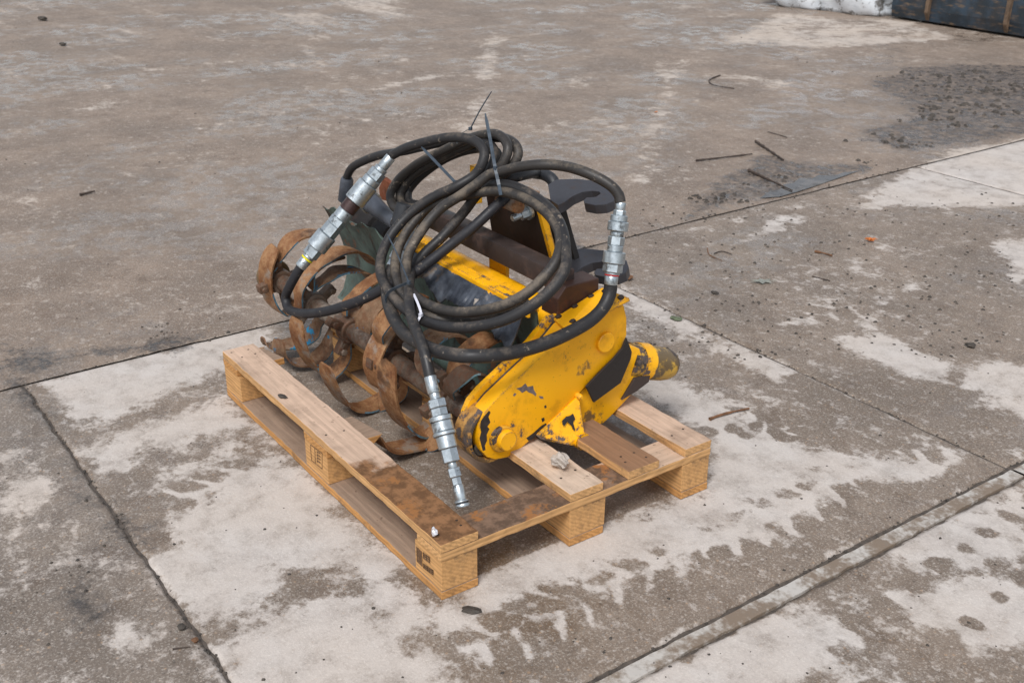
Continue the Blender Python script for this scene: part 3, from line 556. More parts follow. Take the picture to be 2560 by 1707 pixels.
# lower bracket with eye, skid box, black plate
tri = [at(1340, 1088, 'x', .962), at(1447, 990, 'x', .966), at(1462, 1085, 'x', 1.0), at(1452, 1115, 'x', 1.0), at(1420, 1112, 'x', 1.0), at(1352, 1098, 'x', .98)]
br = MB().prism(tri, (-.012, .004, 0)).build('bracket_plate', M['yellow_worn'], til, bevel=.0015)
ec = at(1455, 1102, 'x', 1.0); m = MB(); m.lathe(ec - Vector((.03, 0, 0)), ec + Vector((.006, 0, 0)), [(0, .0225), (1, .0225), (1, .0135), (.1, .0135)], 24, cap=False); m.build('eye', M['yellow_worn'], br, smooth=40)
m = MB(); m.lathe(ec - Vector((.028, 0, 0)), ec - Vector((.012, 0, 0)), [(0, .013), (1, .013)], 20); m.build('eye_bore', M['dark_plate'], br)
bp = at(1447, 990, 'x', .966); m = MB(); m.lathe(bp - Vector((.01, 0, 0)), bp + Vector((.012, 0, 0)), [(0, .008), (.8, .008), (1, .005)], 12); m.build('bolt', M['yellow'], br, smooth=40)
skid_px = [(1440, 992), (1470, 962), (1580, 866), (1600, 872), (1612, 925), (1616, 955), (1590, 975), (1530, 1038), (1470, 1096), (1452, 1100)]
MB().prism(X_(skid_px, .945), (-.05, 0, 0)).build('skid_box', M['yellow_worn'], til, bevel=.004, smooth=35)
MB().prism(X_([(1555, 1000), (1588, 945), (1626, 938), (1622, 955), (1592, 978)], .952), (-.012, 0, 0)).build('skid_lug', M['brown_steel'], til, bevel=.001)
MB().prism(X_([(1466, 967), (1485, 1006), (1552, 957), (1577, 897), (1580, 880), (1567, 845), (1556, 872), (1534, 898)], .972), (-.006, 0, 0)).build('black_side_plate', M['flap'], til, bevel=.0008)
t0, t1 = at(1560, 900, 'x', .905), at(1678, 912, 'x', .905)
m = MB(); m.lathe(t0, t1, [(0, .050), (.5, .048), (.52, .047), (.78, .0455), (.90, .042), (.97, .036), (1, .029)], 28); m.build('skid_roller', M['roller'], til, smooth=50)
m = MB(); m.lathe(t0 + (t1 - t0) * .22, t0 + (t1 - t0) * .42, [(0, .051), (1, .052)], 28); m.build('roller_collar', M['yellow_worn'], til, smooth=40)
def chip(l, a, b, c, mat, parent):                       # patch of lost paint on a flat face through a, b, c
    n = (b - a).cross(c - a).normalized(); n = n if n.dot(CAM_LOC - a) > 0 else -n; p0 = a + n * .0003; ps = []
    for u, v in l: d = ray(u, v); ps.append(CAM_LOC + d * ((p0 - CAM_LOC).dot(n) / d.dot(n)))
    MB().prism(ps, n * .0002).build('paint_chip', mat, parent)
def k1(l): return [(1120 + a * .3061, 700 + b * .3061) for a, b in l]
def k2(l): return [(1380 + a * .319, 680 + b * .319) for a, b in l]
ca, cb_, cc_ = at(1400, 950, 'x', XC), at(1500, 900, 'x', XC), at(1450, 850, 'x', XC)
bare = mat_steel('bare_primer', lin(120, 108, 106), lin(84, 74, 72), .5, .1, .6, 2.); black_chip = mat_steel('black_primer', lin(36, 31, 30), lin(60, 52, 50), .5, 0., .6, 4.)
chip(k1([(555, 885), (600, 872), (632, 842), (650, 872), (695, 862), (700, 895), (722, 930), (716, 948), (690, 928), (655, 915), (640, 900), (605, 922), (585, 900)]), ca, cb_, cc_, bare, case)
chip(k1([(530, 940), (545, 920), (560, 930), (540, 950)]), ca, cb_, cc_, bare, case); chip(k1([(740, 945), (775, 950), (780, 968), (755, 968)]), ca, cb_, cc_, bare, case)
chip(k1([(762, 1130), (785, 1120), (790, 1145), (770, 1160)]), ca, cb_, cc_, black_chip, case); chip(k1([(785, 1030), (800, 1018), (806, 1040), (790, 1048)]), ca, cb_, cc_, black_chip, case)
chip(k1([(640, 1290), (700, 1245), (760, 1190), (800, 1168), (806, 1182), (760, 1220), (715, 1262), (700, 1290), (655, 1310)]), ca, cb_, cc_, black_chip, case)
chip(k1([(262, 1200), (268, 1150), (300, 1105), (335, 1065), (347, 1080), (330, 1115), (346, 1160), (322, 1195), (338, 1215), (316, 1260), (318, 1310), (300, 1350), (306, 1385), (284, 1395), (270, 1340), (258, 1290), (270, 1240)]), ca, cb_, cc_, black_chip, case)
chip(k2([(78, 1165), (110, 1132), (140, 1125), (165, 1108), (182, 1150), (165, 1178), (182, 1235), (172, 1245), (150, 1200), (118, 1172), (98, 1205), (82, 1195)]), tri[1], tri[2], tri[4], black_chip, br)
# ---- hood: sheet curving up behind the rotor, its top lip bent and torn
LIP = [(.468, .463), (.476, .43), (.492, .385), (.515, .33), (.532, .265), (.535, .20), (.522, .145), (.50, .12)]
nx = 70; hm = MB(); vs = []; fs = []
for i in range(nx + 1):
    x = -.235 + (1.13) * i / nx
    jag = .010 * math.sin(x * 31) * (1 if x < .25 else .25) + .006 * math.sin(x * 77 + 1)
    for j, (y, z) in enumerate(LIP):
        vs.append((x, y + .006 * math.sin(x * 9 + j), z + (jag if j == 0 else 0) + (-.02 if j == 0 and x < .2 else 0)))
k = len(LIP)
fr = len(vs); vs += [(a, b + .004, c) for a, b, c in vs]
for i in range(nx):
    for j in range(k - 1):
        a = i * k + j; fs.append((a, a + k, a + k + 1, a + 1)); fs.append((fr + a, fr + a + 1, fr + a + k + 1, fr + a + k))
    a = i * k; fs.append((a, fr + a, fr + a + k, a + k)); a = i * k + k - 1; fs.append((a, a + k, fr + a + k, fr + a))
hm.add(vs, fs); hood = hm.build('hood', M['hood'], til, smooth=40)
# yellow trim angle and black rubber flap clamped along the lip
MB().box((.60, .463, .476), (.30, .012, .006)).build('trim_strip', M['yellow_worn'], hood, bevel=.002)
MB().box((.60, .449, .468), (.30, .004, .012)).build('trim_strip', M['yellow'], hood, bevel=.0015)
MB().box((.60, .4795, .472), (.295, .0035, .010)).build('trim_strip', M['yellow_worn'], hood, bevel=.0015)
fm = MB(); vs = []; fs = []; nn = 90; rs = random.Random(5)
jv = 0
for i in range(nn + 1):
    x = .31 + .575 * i / nn
    jv = .86 * jv + .14 * rs.uniform(-1, 1)
    ln = .058 + .030 * jv * 2 + .012 * math.sin(x * 23); ln *= (1.25 if x > .75 else 1)
    for j in range(6):
        t = j / 5; vs.append((x, .445 - .055 * t * t * .6 - .012 * t + .0012 * math.sin(x * 26 + j), .470 + .008 * math.sin(t * 2.6) - ln * t))
for i in range(nn):
    for j in range(5): a = i * 6 + j; fs.append((a, a + 1, a + 7, a + 6))
fm.add(vs, fs); flap = fm.build('rubber_flap', M['flap_rubber'], hood, smooth=60); sm = flap.modifiers.new('thickness', 'SOLIDIFY'); sm.thickness = .005
# mud cake on the flap
def lump(c, r, seed, n=2, flat=.6):
    import bmesh
    bm = bmesh.new(); bmesh.ops.create_icosphere(bm, subdivisions=n, radius=1); rs = random.Random(seed); ph = [rs.uniform(0, 6) for _ in range(6)]
    vs = []
    for v in bm.verts:
        d = v.co.normalized(); q = 1 + .22 * math.sin(3 * d.x + ph[0]) * math.sin(2.5 * d.y + ph[1]) + .14 * math.sin(7 * d.z + 5 * d.x + ph[2]) + .12 * math.sin(9 * d.y + ph[3]) + rs.uniform(-.07, .07)
        vs.append((c[0] + d.x * r[0] * q, c[1] + d.y * r[1] * q, c[2] + d.z * r[2] * q * flat))
    fs = [tuple(v.index for v in f.verts) for f in bm.faces]; bm.free(); return vs, fs
p = at(1200, 760, 'y', .42); m = MB(); m.add(*lump(p, (.025, .014, .02), 3)); m.build('mud_cake', M['stone'], hood)
# tubes and beams
m = MB(); m.lathe((.10, .565, .405), (.90, .565, .405), [(0, .043), (1, .043)], 28); ft = m.build('frame_tube', M['yellow_tube'], til, smooth=40)
MB().box((.545, .585, .512), (.325, .027, .027)).build('square_beam', M['brown_steel'], til, bevel=.006, smooth=35)
# angled box on the top of the case
A1, A2 = at(1378, 735, 'x', .86), at(1378, 800, 'x', .86)
bxp = [Vector((.835, .535, .425)), Vector((.835, .535, .485)), Vector((.835, .56, .512)), Vector((.835, .665, .512)), Vector((.835, .665, .44))]
MB().prism(bxp, (.066, 0, 0)).build('box_section', M['box_steel'], til, bevel=.003)
# bracket with two holes standing on the tube
bc = at(1262, 640, 'y', .63)
def plate_xz(c, w_, h_, y, th, r=.012):
    pts = [Vector((c.x - w_, y, c.z - h_)), Vector((c.x + w_, y, c.z - h_))]
    for k in range(5): a = math.radians(k * 22.5); pts.append(Vector((c.x + w_ - r + r * math.cos(a), y, c.z + h_ - r + r * math.sin(a))))
    for k in range(5): a = math.radians(90 + k * 22.5); pts.append(Vector((c.x - w_ + r + r * math.cos(a), y, c.z + h_ - r + r * math.sin(a))))
    return MB().prism(pts, (0, th, 0))
pb = plate_xz(bc, .04, .06, .605, .012).build('lug_plate', M['yellow_tube'], til, bevel=.001)
plate_xz(bc + Vector((0, 0, .042)), .038, .016, .6035, .0012, .010).build('bare_patch', M['brown_steel'], pb)
for s_ in (-1, 1):
    q = Vector((bc.x + s_ * .026, .602, bc.z + .043)); m = MB(); m.lathe(q, q + Vector((0, .0015, 0)), [(0, .0065), (1, .0065)], 12); m.build('hole', M['dark_plate'], pb)
# hitch: two upright plates, pins, bolts, two hooks
def tilt(p): return p
ty = .25                                                # plates lean: lower edge further back
def hp(x, s_, y0, z0): return Vector((x, y0 + ty * s_, z0 - .97 * s_))      # s_ metres down the plate
pl1 = [hp(.40, 0, .655, .655), hp(.635, 0, .655, .655), hp(.66, .19, .655, .655), hp(.66, .27, .655, .655), hp(.36, .27, .655, .655)]
hpl = MB().prism(pl1, (0, .012, .003)).build('hitch_plate', M['dark_plate'], til, bevel=.001)
MB().prism([hp(.636, .0, .653, .655), hp(.650, .0, .653, .655), hp(.675, .27, .653, .655), hp(.661, .27, .653, .655)], (0, .018, .004)).build('yellow_edge', M['yellow'], hpl)
MB().prism([Vector((.50, .653, .659)), Vector((.635, .653, .659)), Vector((.635, .675, .664)), Vector((.50, .675, .664))], (0, 0, .005)).build('top_edge', M['rust'], hpl)
p = at(1190, 418, 'y', .70); MB().box((p.x, .70, p.z - .05), (.014, .012, .055)).build('stop_post', M['yellow'], hpl, bevel=.001)
pl2 = [hp(.46, .04, .715, .66), hp(.66, .04, .715, .66), hp(.69, .26, .715, .66), hp(.46, .30, .715, .66)]
MB().prism(pl2, (0, .016, .004)).build('back_plate', M['black_steel'], til, bevel=.001)
pa, pb2 = at(1250, 497, 'y', .60), at(1300, 520, 'y', .60); pa.z = pb2.z
m = MB(); m.lathe(pa, pb2, [(0, .0175), (.93, .0175), (1, .015)], 20); m.build('pin', M['rust'], til, smooth=40)
q0 = at(1322, 530, 'y', .655); dq = Vector((-.0, -1, -.15)).normalized()
m = MB(); m.lathe(q0 + dq * -.004, q0 + dq * .006, [(0, .021), (1, .021)], 20); m.build('washer', M['zinc_dirty'], hpl)
m = MB(); m.lathe(q0 + dq * .006, q0 + dq * .028, [(0, .016), (.9, .016), (1, .014)], 6); m.build('nut', M['zinc'], hpl); m = MB(); m.lathe(q0 + dq * .028, q0 + dq * .055, [(0, .0095), (.9, .0095), (1, .008)], 14); m.build('bolt', M['zinc_dirty'], hpl, smooth=40)
q0 = at(1345, 675, 'y', .70); m = MB(); m.lathe(q0, q0 + dq * .02, [(0, .022), (.3, .022), (.32, .016), (1, .015)], 18); m.build('nut', M['zinc_dirty'], hpl)
hook1 = [(1370, 462), (1391, 449), (1440, 447), (1490, 452), (1520, 462), (1536, 475), (1541, 490), (1534, 503), (1515, 511), (1488, 513), (1462, 508), (1459, 501), (1466, 494), (1490, 492), (1502, 484), (1498, 479), (1480, 477), (1455, 480), (1432, 490), (1412, 505), (1395, 513), (1376, 500)]
def hook(pts, y_ref, root):
    n = Vector((0, -.25, 1)).normalized(); P0 = at(*root, 'y', y_ref); ps = []
    for u, v in pts: d = ray(u, v); ps.append(CAM_LOC + d * ((P0 - CAM_LOC).dot(n) / d.dot(n)))
    return MB().prism(ps, n * -.026)
hook(hook1, .725, (1393, 480)).build('hook', M['hook'], til, bevel=.0012)
hook2 = [(u + 22 + (u - 1393) * .06, v + 177 + (v - 480) * .08) for u, v in hook1]
hook(hook2, .74, (1415, 657)).build('hook', M['hook'], til, bevel=.0012)
# behind the hook: dark coupling elbow
e = catmull([at(1335, 432, 'y', .80), at(1362, 437, 'y', .80), at(1382, 452, 'y', .80), at(1388, 475, 'y', .80)]); MB().tube(e, .017, 14).build('hose_elbow', M['rubber'], til, smooth=40)
# far end: end plate, motor, brackets, rubber boots
m = MB(); m.lathe((-.335, AX_Y, AX_Z), (-.315, AX_Y, AX_Z), [(0, .05), (.1, .056), (.9, .056), (1, .05)], 26); m.build('end_flange', M['yellow_dirty'], til, smooth=40)
m = MB(); m.lathe((-.245, .61, .36), (-.04, .61, .36), [(0, .06), (.6, .06), (.62, .048), (1, .045)], 24); m.build('drive_motor', M['black_steel'], til, smooth=40)
MB().prism([at(947, 470, 'y', .60), at(958, 447, 'y', .60), at(984, 466, 'y', .60), at(974, 505, 'y', .60), at(950, 498, 'y', .60)], (0, .012, .004)).build('rust_bracket', M['rustplate'], til, bevel=.001)
bt = catmull([at(925, 505, 'y', .53), at(942, 520, 'y', .525), at(962, 537, 'y', .52), at(990, 558, 'y', .51)]); n_ = len(bt)
m = MB(); m.tube(bt, [.032 - .012 * (i / n_)**.8 for i in range(n_)], 18, cap=False); bo = m.build('rubber_boot', M['rubber_torn'], til, smooth=60); sm = bo.modifiers.new('thickness', 'SOLIDIFY'); sm.thickness = .004
m = MB(); m.lathe(at(918, 497, 'y', .535), at(928, 508, 'y', .53), [(0, .035), (1, .036)], 20); m.build('boot_clamp', M['zinc_dirty'], til, smooth=40)
bt = catmull([at(1015, 512, 'y', .50), at(1008, 535, 'y', .49), at(1000, 565, 'y', .48)]); m = MB(); m.tube(bt, [.028] * len(bt), 14); m.build('rubber_boot', M['rubber'], til, smooth=50)
p0_, p1_ = at(868, 445, 'y', .55), at(862, 500, 'y', .55); m = MB(); m.lathe(p0_, p1_, [(0, .017), (.1, .021), (1, .0225)], 16); m.build('rubber_sleeve', M['rubber_torn'], til, smooth=40)
MB().box(p1_ + Vector((0, .01, -.04)), (.008, .02, .045)).build('sleeve_bracket', M['dark_plate'], til)
# lower green pipe behind the rotor
m = MB(); m.lathe((.10, .47, .17), (.90, .47, .17), [(0, .020), (1, .020)], 18); m.build('lower_pipe', M['pipe_green'], til, smooth=40)
# feet that carry the machine on the centre board and the front board
# ---- rotor
ro = MB(); ro.lathe((-.32, AX_Y, AX_Z), (.915, AX_Y, AX_Z), [(0, .022), (.01, .026), (.985, .026), (1, .034)], 24); rotor = ro.build('rotor_shaft', M['shaft'], til, smooth=40)
for i, x in enumerate((-.27, -.03, .205, .46, .735)):
    m = MB(); m.lathe((x - .022, AX_Y, AX_Z), (x + .022, AX_Y, AX_Z), [(0, .036), (.1, .039), (.9, .039), (1, .036)], 20)
    for k in range(4):
        a = math.radians(i * 24 + 90 * k + 10); R = Matrix.Rotation(a, 3, 'X'); m.box(Vector((x, AX_Y, AX_Z)) + R @ Vector((0, .058, 0)), (.015, .022, .013), R)
        q = Vector((x + .021, AX_Y, AX_Z)) + R @ Vector((0, .066, 0)); m.lathe(q, q + Vector((.008, 0, 0)), [(0, .011), (1, .010)], 6)
    m.build('tine_socket', M['socket'], rotor, bevel=.002, smooth=35)
def blade(pts, x0, x1, flange, mat, wid=.048, hub=25, name='blade'):
    """pts: the sickle-shaped tine as seen, tip first, lying across the shaft between x0 (tip) and x1; it ends in its socket."""
    n = len(pts); P = [at(u, v, 'x', x0 + (x1 - x0) * i / (n - 1)) for i, (u, v) in enumerate(pts)]
    e = P[-1]; ry, rz = e.y - AX_Y, e.z - AX_Z; r = math.hypot(ry, rz); a = math.atan2(rz, ry)
    if r > .10: a1 = a + math.radians(hub * .7); rr = r * .62 + .02; P.append(Vector(((e.x + flange) / 2, AX_Y + math.cos(a1) * rr, AX_Z + math.sin(a1) * rr)))
    a2 = a + math.radians(hub); P.append(Vector((flange, AX_Y + math.cos(a2) * .055, AX_Z + math.sin(a2) * .055)))
    P = [Vector((p.x, p.y, max(p.z, .012))) for p in P]
    C = catmull(P, .006); L = len(C); X = Vector((1, .12, 0)).normalized(); wd = []
    for i in range(L): k = min(1, (i + .5) / 7.); wd.append(wid * 1.6 * (.3 + .7 * math.sqrt(1 - (1 - k)**2)) * (1 - .45 * max(0, min(1, (i / L - .55) / .25))))
    o = MB().strap(C, [X] * L, wd, [.0055] * L).build(name, mat, rotor, smooth=40)
    o.data.materials.append(M['blue_edge'])
    for i in range(int(L * .42), L - 1):                # old paint survives on the edges near the root
        for k in (1, 3): o.data.polygons[i * 4 + k].material_index = 1
    return o
def c3(l): return [(600 + a * .2551, 550 + b * .2551) for a, b in l]
def c4(l): return [(680 + a * .2679, 740 + b * .2679) for a, b in l]
def r3(l): return [(630 + a * .1913, 560 + b * .1913) for a, b in l]
blade(r3([(300, 290), (200, 500), (175, 700), (200, 900), (290, 1080), (430, 1170)]), -.26, -.29, -.27, M['rust'])
blade(r3([(950, 120), (880, 110), (720, 120), (560, 170), (430, 290), (350, 440)]), -.22, -.26, -.27, M['rust'])
blade(r3([(1180, 412), (1000, 440), (820, 540), (680, 680), (610, 850), (610, 1040)]), -.02, -.02, -.03, M['rust'])
blade(c4([(235, 205), (235, 340), (280, 490), (350, 620), (430, 700), (520, 730)]), .12, .10, .15, M['rust'])
blade(c4([(60, 400), (70, 520), (140, 600), (260, 620), (400, 590), (500, 500), (545, 390)]), -.06, -.02, -.03, M['rust_blue'])
blade(c3([(205, 1160), (280, 1220), (450, 1220), (600, 1180), (720, 1100), (770, 1000)]), -.16, -.06, -.03, M['rust_blue'])
blade(c4([(500, 640), (530, 770), (600, 900), (700, 1020), (850, 1070), (980, 1040)]), .34, .32, .46, M['rust'])
blade(c4([(1100, 620), (1075, 740), (1080, 890), (1120, 1040), (1200, 1180), (1320, 1270), (1420, 1270)]), .62, .57, .60, M['rust'])
blade(c4([(1130, 300), (1040, 370), (970, 490), (930, 620), (940, 760), (985, 850)]), .47, .46, .46, M['rust'], .046)
blade(c4([(1050, 30), (940, 110), (875, 220), (850, 350), (880, 470)]), .30, .28, .205, M['rust_blue'], .046)
blade(c4([(800, 90), (740, 160), (735, 240), (780, 330)]), .2, .2, .205, M['rust_blue'], .046)
blade(c4([(970, 1290), (1010, 1380), (1110, 1420), (1250, 1400), (1420, 1360)]), .62, .60, .735, M['rust'])
blade([(1262, 846), (1227, 842), (1185, 868), (1150, 905), (1134, 940), (1136, 972)], .75, .74, .735, M['rust'], .046)
blade(c3([(1480, 490), (1300, 590), (1180, 680), (1130, 730)]), .22, .22, .205, M['rust'], .03)
blade([(1067, 742), (1040, 735), (1010, 745), (985, 775)], .56, .54, .46, M['rust'], .035)
blade(r3([(1560, 720), (1450, 620), (1280, 590), (1100, 620), (990, 690)]), .03, .0, -.03, M['rust_blue'])
blade(r3([(1570, 520), (1470, 400), (1320, 340), (1150, 350), (1000, 420)]), .0, 0, -.03, M['rust'])
blade([(1170, 870), (1150, 838), (1110, 830), (1075, 850), (1062, 880)], .66, .66, .735, M['rust_blue'], .048)
blade([(1230, 985), (1210, 940), (1175, 925), (1150, 940)], .85, .84, .80, M['socket'], .04)

# ================================================================== HOSES
F = (.54, .668, .81)                                    # lean of the front coil
K = (.64, .767, 2.0)                                    # lean of the rear coil
def Fp(l, off=0): return [at_lean(u, v, *F, off) for u, v in l]
def Kp(l, off=0): return [at_lean(u, v, *K, off) for u, v in l]
def Yp(l): return [at(u, v, a, b) for u, v, a, b in l]
def hose(name, pts, r, mat, label, n=14):
    C = catmull(pts, .009); root = empty(name, C[0], label, 'hose', 'hydraulic hoses coiled on the tiller')
    MB().tube(C, r, n).build('hose_tube', mat, root, smooth=60); return root, C
LUG = []
def coupling(root, p0, p1, prof, rings=()):
    """prof: (from, to, radius, sides, material key, name)"""
    p0, p1 = Vector(p0), Vector(p1)
    for a, b, r, n, mk, nm in prof:
        m = MB(); q0, q1 = p0.lerp(p1, a), p0.lerp(p1, b); L = (q1 - q0).length; c = min(.0018 / L, .3)
        m.lathe(q0, q1, [(0, r * .93), (c, r), (1 - c, r), (1, r * .93)], n); m.build(nm, M[mk], root, smooth=(35 if n > 8 else 12))
f2 = [(1225, 436), (1190, 462), (1150, 490), (1104, 520), (1072, 553), (1043, 594), (1022, 633), (1015, 673), (1018, 706), (1033, 735), (1063, 758), (1104, 774), (1155, 781), (1219, 774), (1270, 759), (1321, 730), (1359, 694), (1385, 662), (1399, 627), (1400, 589), (1386, 556), (1359, 525), (1315, 498), (1278, 484), (1241, 478), (1200, 482)]
f3 = [(1150, 492), (1100, 505), (1066, 522), (1034, 556), (1008, 594), (992, 633), (988, 673), (994, 706), (1009, 740), (1036, 770), (1080, 793)]
arch = Yp([(1551, 506, 'x', .952), (1547, 488, 'x', .945), (1530, 467, 'x', .93), (1497, 446, 'x', .90), (1455, 428, 'x', .86), (1404, 415, 'y', .63), (1353, 412, 'y', .60), (1302, 417, 'y', .575)]) + [at_lean(1250, 430, *F, .045)]
off2 = [.045 - .03 * min(1, i / 8) for i in range(len(f2))]
h1pts = arch + [at_lean(u, v, *F, o) for (u, v), o in zip(f2, off2)] + Fp(f3, .0) + Fp([(1150, 803), (1240, 790), (1320, 755)], -.03)
H1, C1 = hose('hydraulic_hose', h1pts, .0132, M['hose_dusty'], 'dusty hydraulic hose arching from the right coupling round the inner front loop')
s1 = Yp([(981, 388, 'y', .505), (1011, 372, 'y', .52), (1062, 356, 'y', .545), (1126, 344, 'y', .57), (1172, 348, 'y', .585), (1199, 361, 'y', .59), (1211, 382, 'y', .585), (1205, 411, 'y', .57), (1188, 437, 'y', .555)])
f1 = [(1142, 466), (1085, 492), (1040, 522), (1002, 557), (972, 597), (954, 640), (951, 678), (963, 714), (987, 747), (1022, 780), (1058, 801), (1104, 815), (1155, 819), (1206, 814), (1257, 801), (1308, 777), (1358, 743), (1395, 705), (1414, 666), (1414, 627), (1407, 580), (1391, 543), (1358, 508), (1323, 484), (1286, 467), (1250, 461)]
s5 = Fp([(1212, 470), (1188, 492)], -.012) + Fp([(1168, 520), (1142, 551), (1104, 594), (1063, 632), (1036, 664)], -.028) + Yp([(1024, 700, 'y', .30), (1022, 745, 'y', .25), (1028, 790, 'y', .215), (1042, 830, 'y', .19), (1056, 865, 'y', .175), (1067, 905, 'y', .165), (1075, 942, 'y', .16)])
h3pts = s1 + [at_lean(u, v, *F, .024 - .012 * min(1, i / 10)) for i, (u, v) in enumerate(f1)] + s5
H3, C3 = hose('hydraulic_hose', h3pts, .0135, M['hose'], 'long hydraulic hose forming the outer front loop down to the hanging coupling')
s7 = Yp([(1527, 712, 'x', .985), (1524, 735, 'x', .988), (1510, 766, 'x', .995), (1481, 797, 'x', 1.0), (1436, 825, 'x', 1.003), (1366, 857, 'x', 1.0), (1296, 878, 'y', .35), (1225, 889, 'y', .27), (1155, 889, 'y', .215), (1085, 875, 'y', .20), (1048, 857, 'y', .20), (1012, 834, 'y', .205), (987, 800, 'y', .22), (974, 768, 'y', .24), (968, 735, 'y', .27), (970, 700, 'y', .30), (980, 670, 'y', .325)])
H2, C2h = hose('hydraulic_hose', s7, .0165, M['hose'], 'thick black hydraulic hose sweeping low in front of the yellow case')
s4 = Yp([(757, 660, 'y', .24), (742, 684, 'y', .225), (725, 715, 'y', .21), (714, 744, 'y', .205), (719, 768, 'y', .20), (745, 782, 'y', .195), (792, 782, 'y', .20), (850, 769, 'y', .22), (920, 742, 'y', .26), (980, 710, 'y', .30)]) + Fp([(1033, 684), (1079, 650), (1130, 610), (1181, 570), (1232, 523), (1252, 505)], -.026) + Fp([(1280, 480)], -.05)
H4, C4 = hose('hydraulic_hose', s4, .0138, M['hose_dark'], 'dark hydraulic hose looping low round the rusty tines to the left')
k2 = [(1062, 527), (1020, 530), (985, 517), (976, 487), (992, 455), (1024, 424), (1062, 399), (1110, 376), (1160, 352), (1206, 338), (1240, 336), (1262, 350), (1270, 374), (1260, 404), (1240, 430)]
k3 = [(1190, 470), (1110, 505), (1050, 520), (1006, 512), (999, 488), (1012, 462), (1036, 436), (1072, 411), (1117, 388), (1165, 366), (1220, 346), (1265, 347), (1291, 366), (1295, 388), (1284, 411), (1258, 436), (1200, 462)]
k4 = [(1110, 500), (1050, 512), (1022, 503), (1020, 480), (1038, 454), (1072, 424), (1117, 395), (1168, 376), (1215, 372), (1244, 385), (1240, 410), (1222, 438)]
h5 = Fp([(1037, 560), (1050, 543)], -.045) + Kp(k2, 0) + Kp(k3, -.026)
H5, C5 = hose('hydraulic_hose', h5, .0133, M['hose_dusty'], 'muddy hydraulic hose coiled twice in the rear loop above the hitch')
h6 = Yp([(865, 448, 'y', .55), (879, 421, 'y', .552), (913, 401, 'y', .56), (951, 388, 'y', .575), (1011, 378, 'y', .60), (1079, 362, 'y', .62), (1140, 349, 'y', .635), (1196, 347, 'y', .645), (1225, 362, 'y', .645), (1238, 385, 'y', .63), (1232, 410, 'y', .615), (1210, 440, 'y', .60)]) + Kp([(1150, 480)], -.05) + Kp(k4, -.05) + Yp([(1270, 447, 'y', .66), (1318, 437, 'y', .72), (1345, 432, 'y', .79)])
H6, C6 = hose('hydraulic_hose', h6, .0130, M['hose'], 'hydraulic hose rising from the far rubber sleeve into the rear coil')
# couplings
def prof(l): return l
cA = [(0, .10, .0155, 24, 'zinc', 'ferrule'), (.10, .13, .0195, 24, 'zinc', 'collar'), (.13, .20, .0245, 6, 'zinc', 'hex_nut'), (.20, .25, .026, 24, 'zinc', 'collar'), (.25, .415, .031, 28, 'zinc_dirty', 'sleeve'), (.415, .50, .0245, 24, 'brown_sleeve', 'sleeve'), (.50, .575, .0245, 24, 'zinc_dirty', 'collar'), (.575, .635, .0255, 6, 'zinc', 'hex_nut'), (.635, .72, .0255, 6, 'zinc', 'hex_nut'), (.72, .85, .0305, 28, 'zinc_dirty', 'sleeve'), (.85, .925, .0235, 6, 'zinc', 'hex_nut'), (.925, .945, .018, 20, 'zinc', 'collar'), (.945, .958, .0186, 20, 'ring_y', 'yellow_ring'), (.958, 1.03, .0168, 20, 'zinc', 'ferrule')]
coupling(H4, at(977, 393, 'y', .503), at(757, 660, 'y', .24), cA)
cB = [(-.02, .08, .0125, 20, 'zinc', 'ferrule'), (.08, .14, .0155, 6, 'zinc', 'hex_nut'), (.14, .22, .021, 24, 'zinc', 'sleeve'), (.22, .34, .0255, 28, 'zinc', 'sleeve'), (.34, .41, .0165, 24, 'zinc_dirty', 'collar'), (.41, .52, .0205, 6, 'zinc', 'hex_nut'), (.52, .60, .0195, 24, 'zinc', 'collar'), (.60, .75, .0275, 28, 'zinc', 'sleeve'), (.75, .86, .0245, 6, 'zinc', 'hex_nut'), (.86, .89, .0185, 24, 'zinc', 'collar'), (.89, .905, .0180, 24, 'ring_r', 'red_ring'), (.905, 1.02, .0165, 24, 'zinc', 'ferrule')]
coupling(H2, at(1552, 510, 'x', .953), at(1527, 708, 'x', .985), cB)
cC = [(-.01, .12, .0150, 24, 'zinc', 'ferrule'), (.12, .17, .0125, 20, 'zinc', 'collar'), (.17, .235, .0220, 6, 'zinc', 'hex_nut'), (.238, .30, .0205, 6, 'zinc', 'hex_nut'), (.30, .34, .0270, 28, 'zinc_dirty', 'sleeve'), (.34, .42, .0250, 28, 'zinc', 'sleeve'), (.42, .45, .0275, 28, 'zinc_dirty', 'sleeve'), (.45, .55, .0225, 24, 'zinc', 'collar'), (.55, .655, .0205, 6, 'zinc', 'hex_nut'), (.655, .70, .0110, 20, 'zinc_dirty', 'collar'), (.70, .77, .0152, 6, 'zinc', 'hex_nut'), (.77, .83, .0115, 6, 'zinc', 'hex_nut'), (.83, .945, .0135, 20, 'zinc_dirty', 'collar'), (.945, .962, .0175, 24, 'zinc_dirty', 'flange'), (.962, .972, .0150, 24, 'rubber', 'seal'), (.972, 1.0, .0180, 24, 'zinc_dirty', 'flange')]
coupling(H3, at(1076, 944, 'y', .16), at(1158, 1268, 'z', .132), cC)
cD = [(0, .16, .0150, 24, 'zinc', 'ferrule'), (.16, .3, .021, 6, 'zinc', 'hex_nut'), (.3, .62, .024, 28, 'zinc_dirty', 'sleeve'), (.62, .85, .021, 6, 'zinc', 'hex_nut'), (.85, 1, .0155, 24, 'zinc', 'ferrule')]
coupling(H5, at_lean(1037, 562, *F, -.045), at_lean(978, 668, *F, -.05), cD)
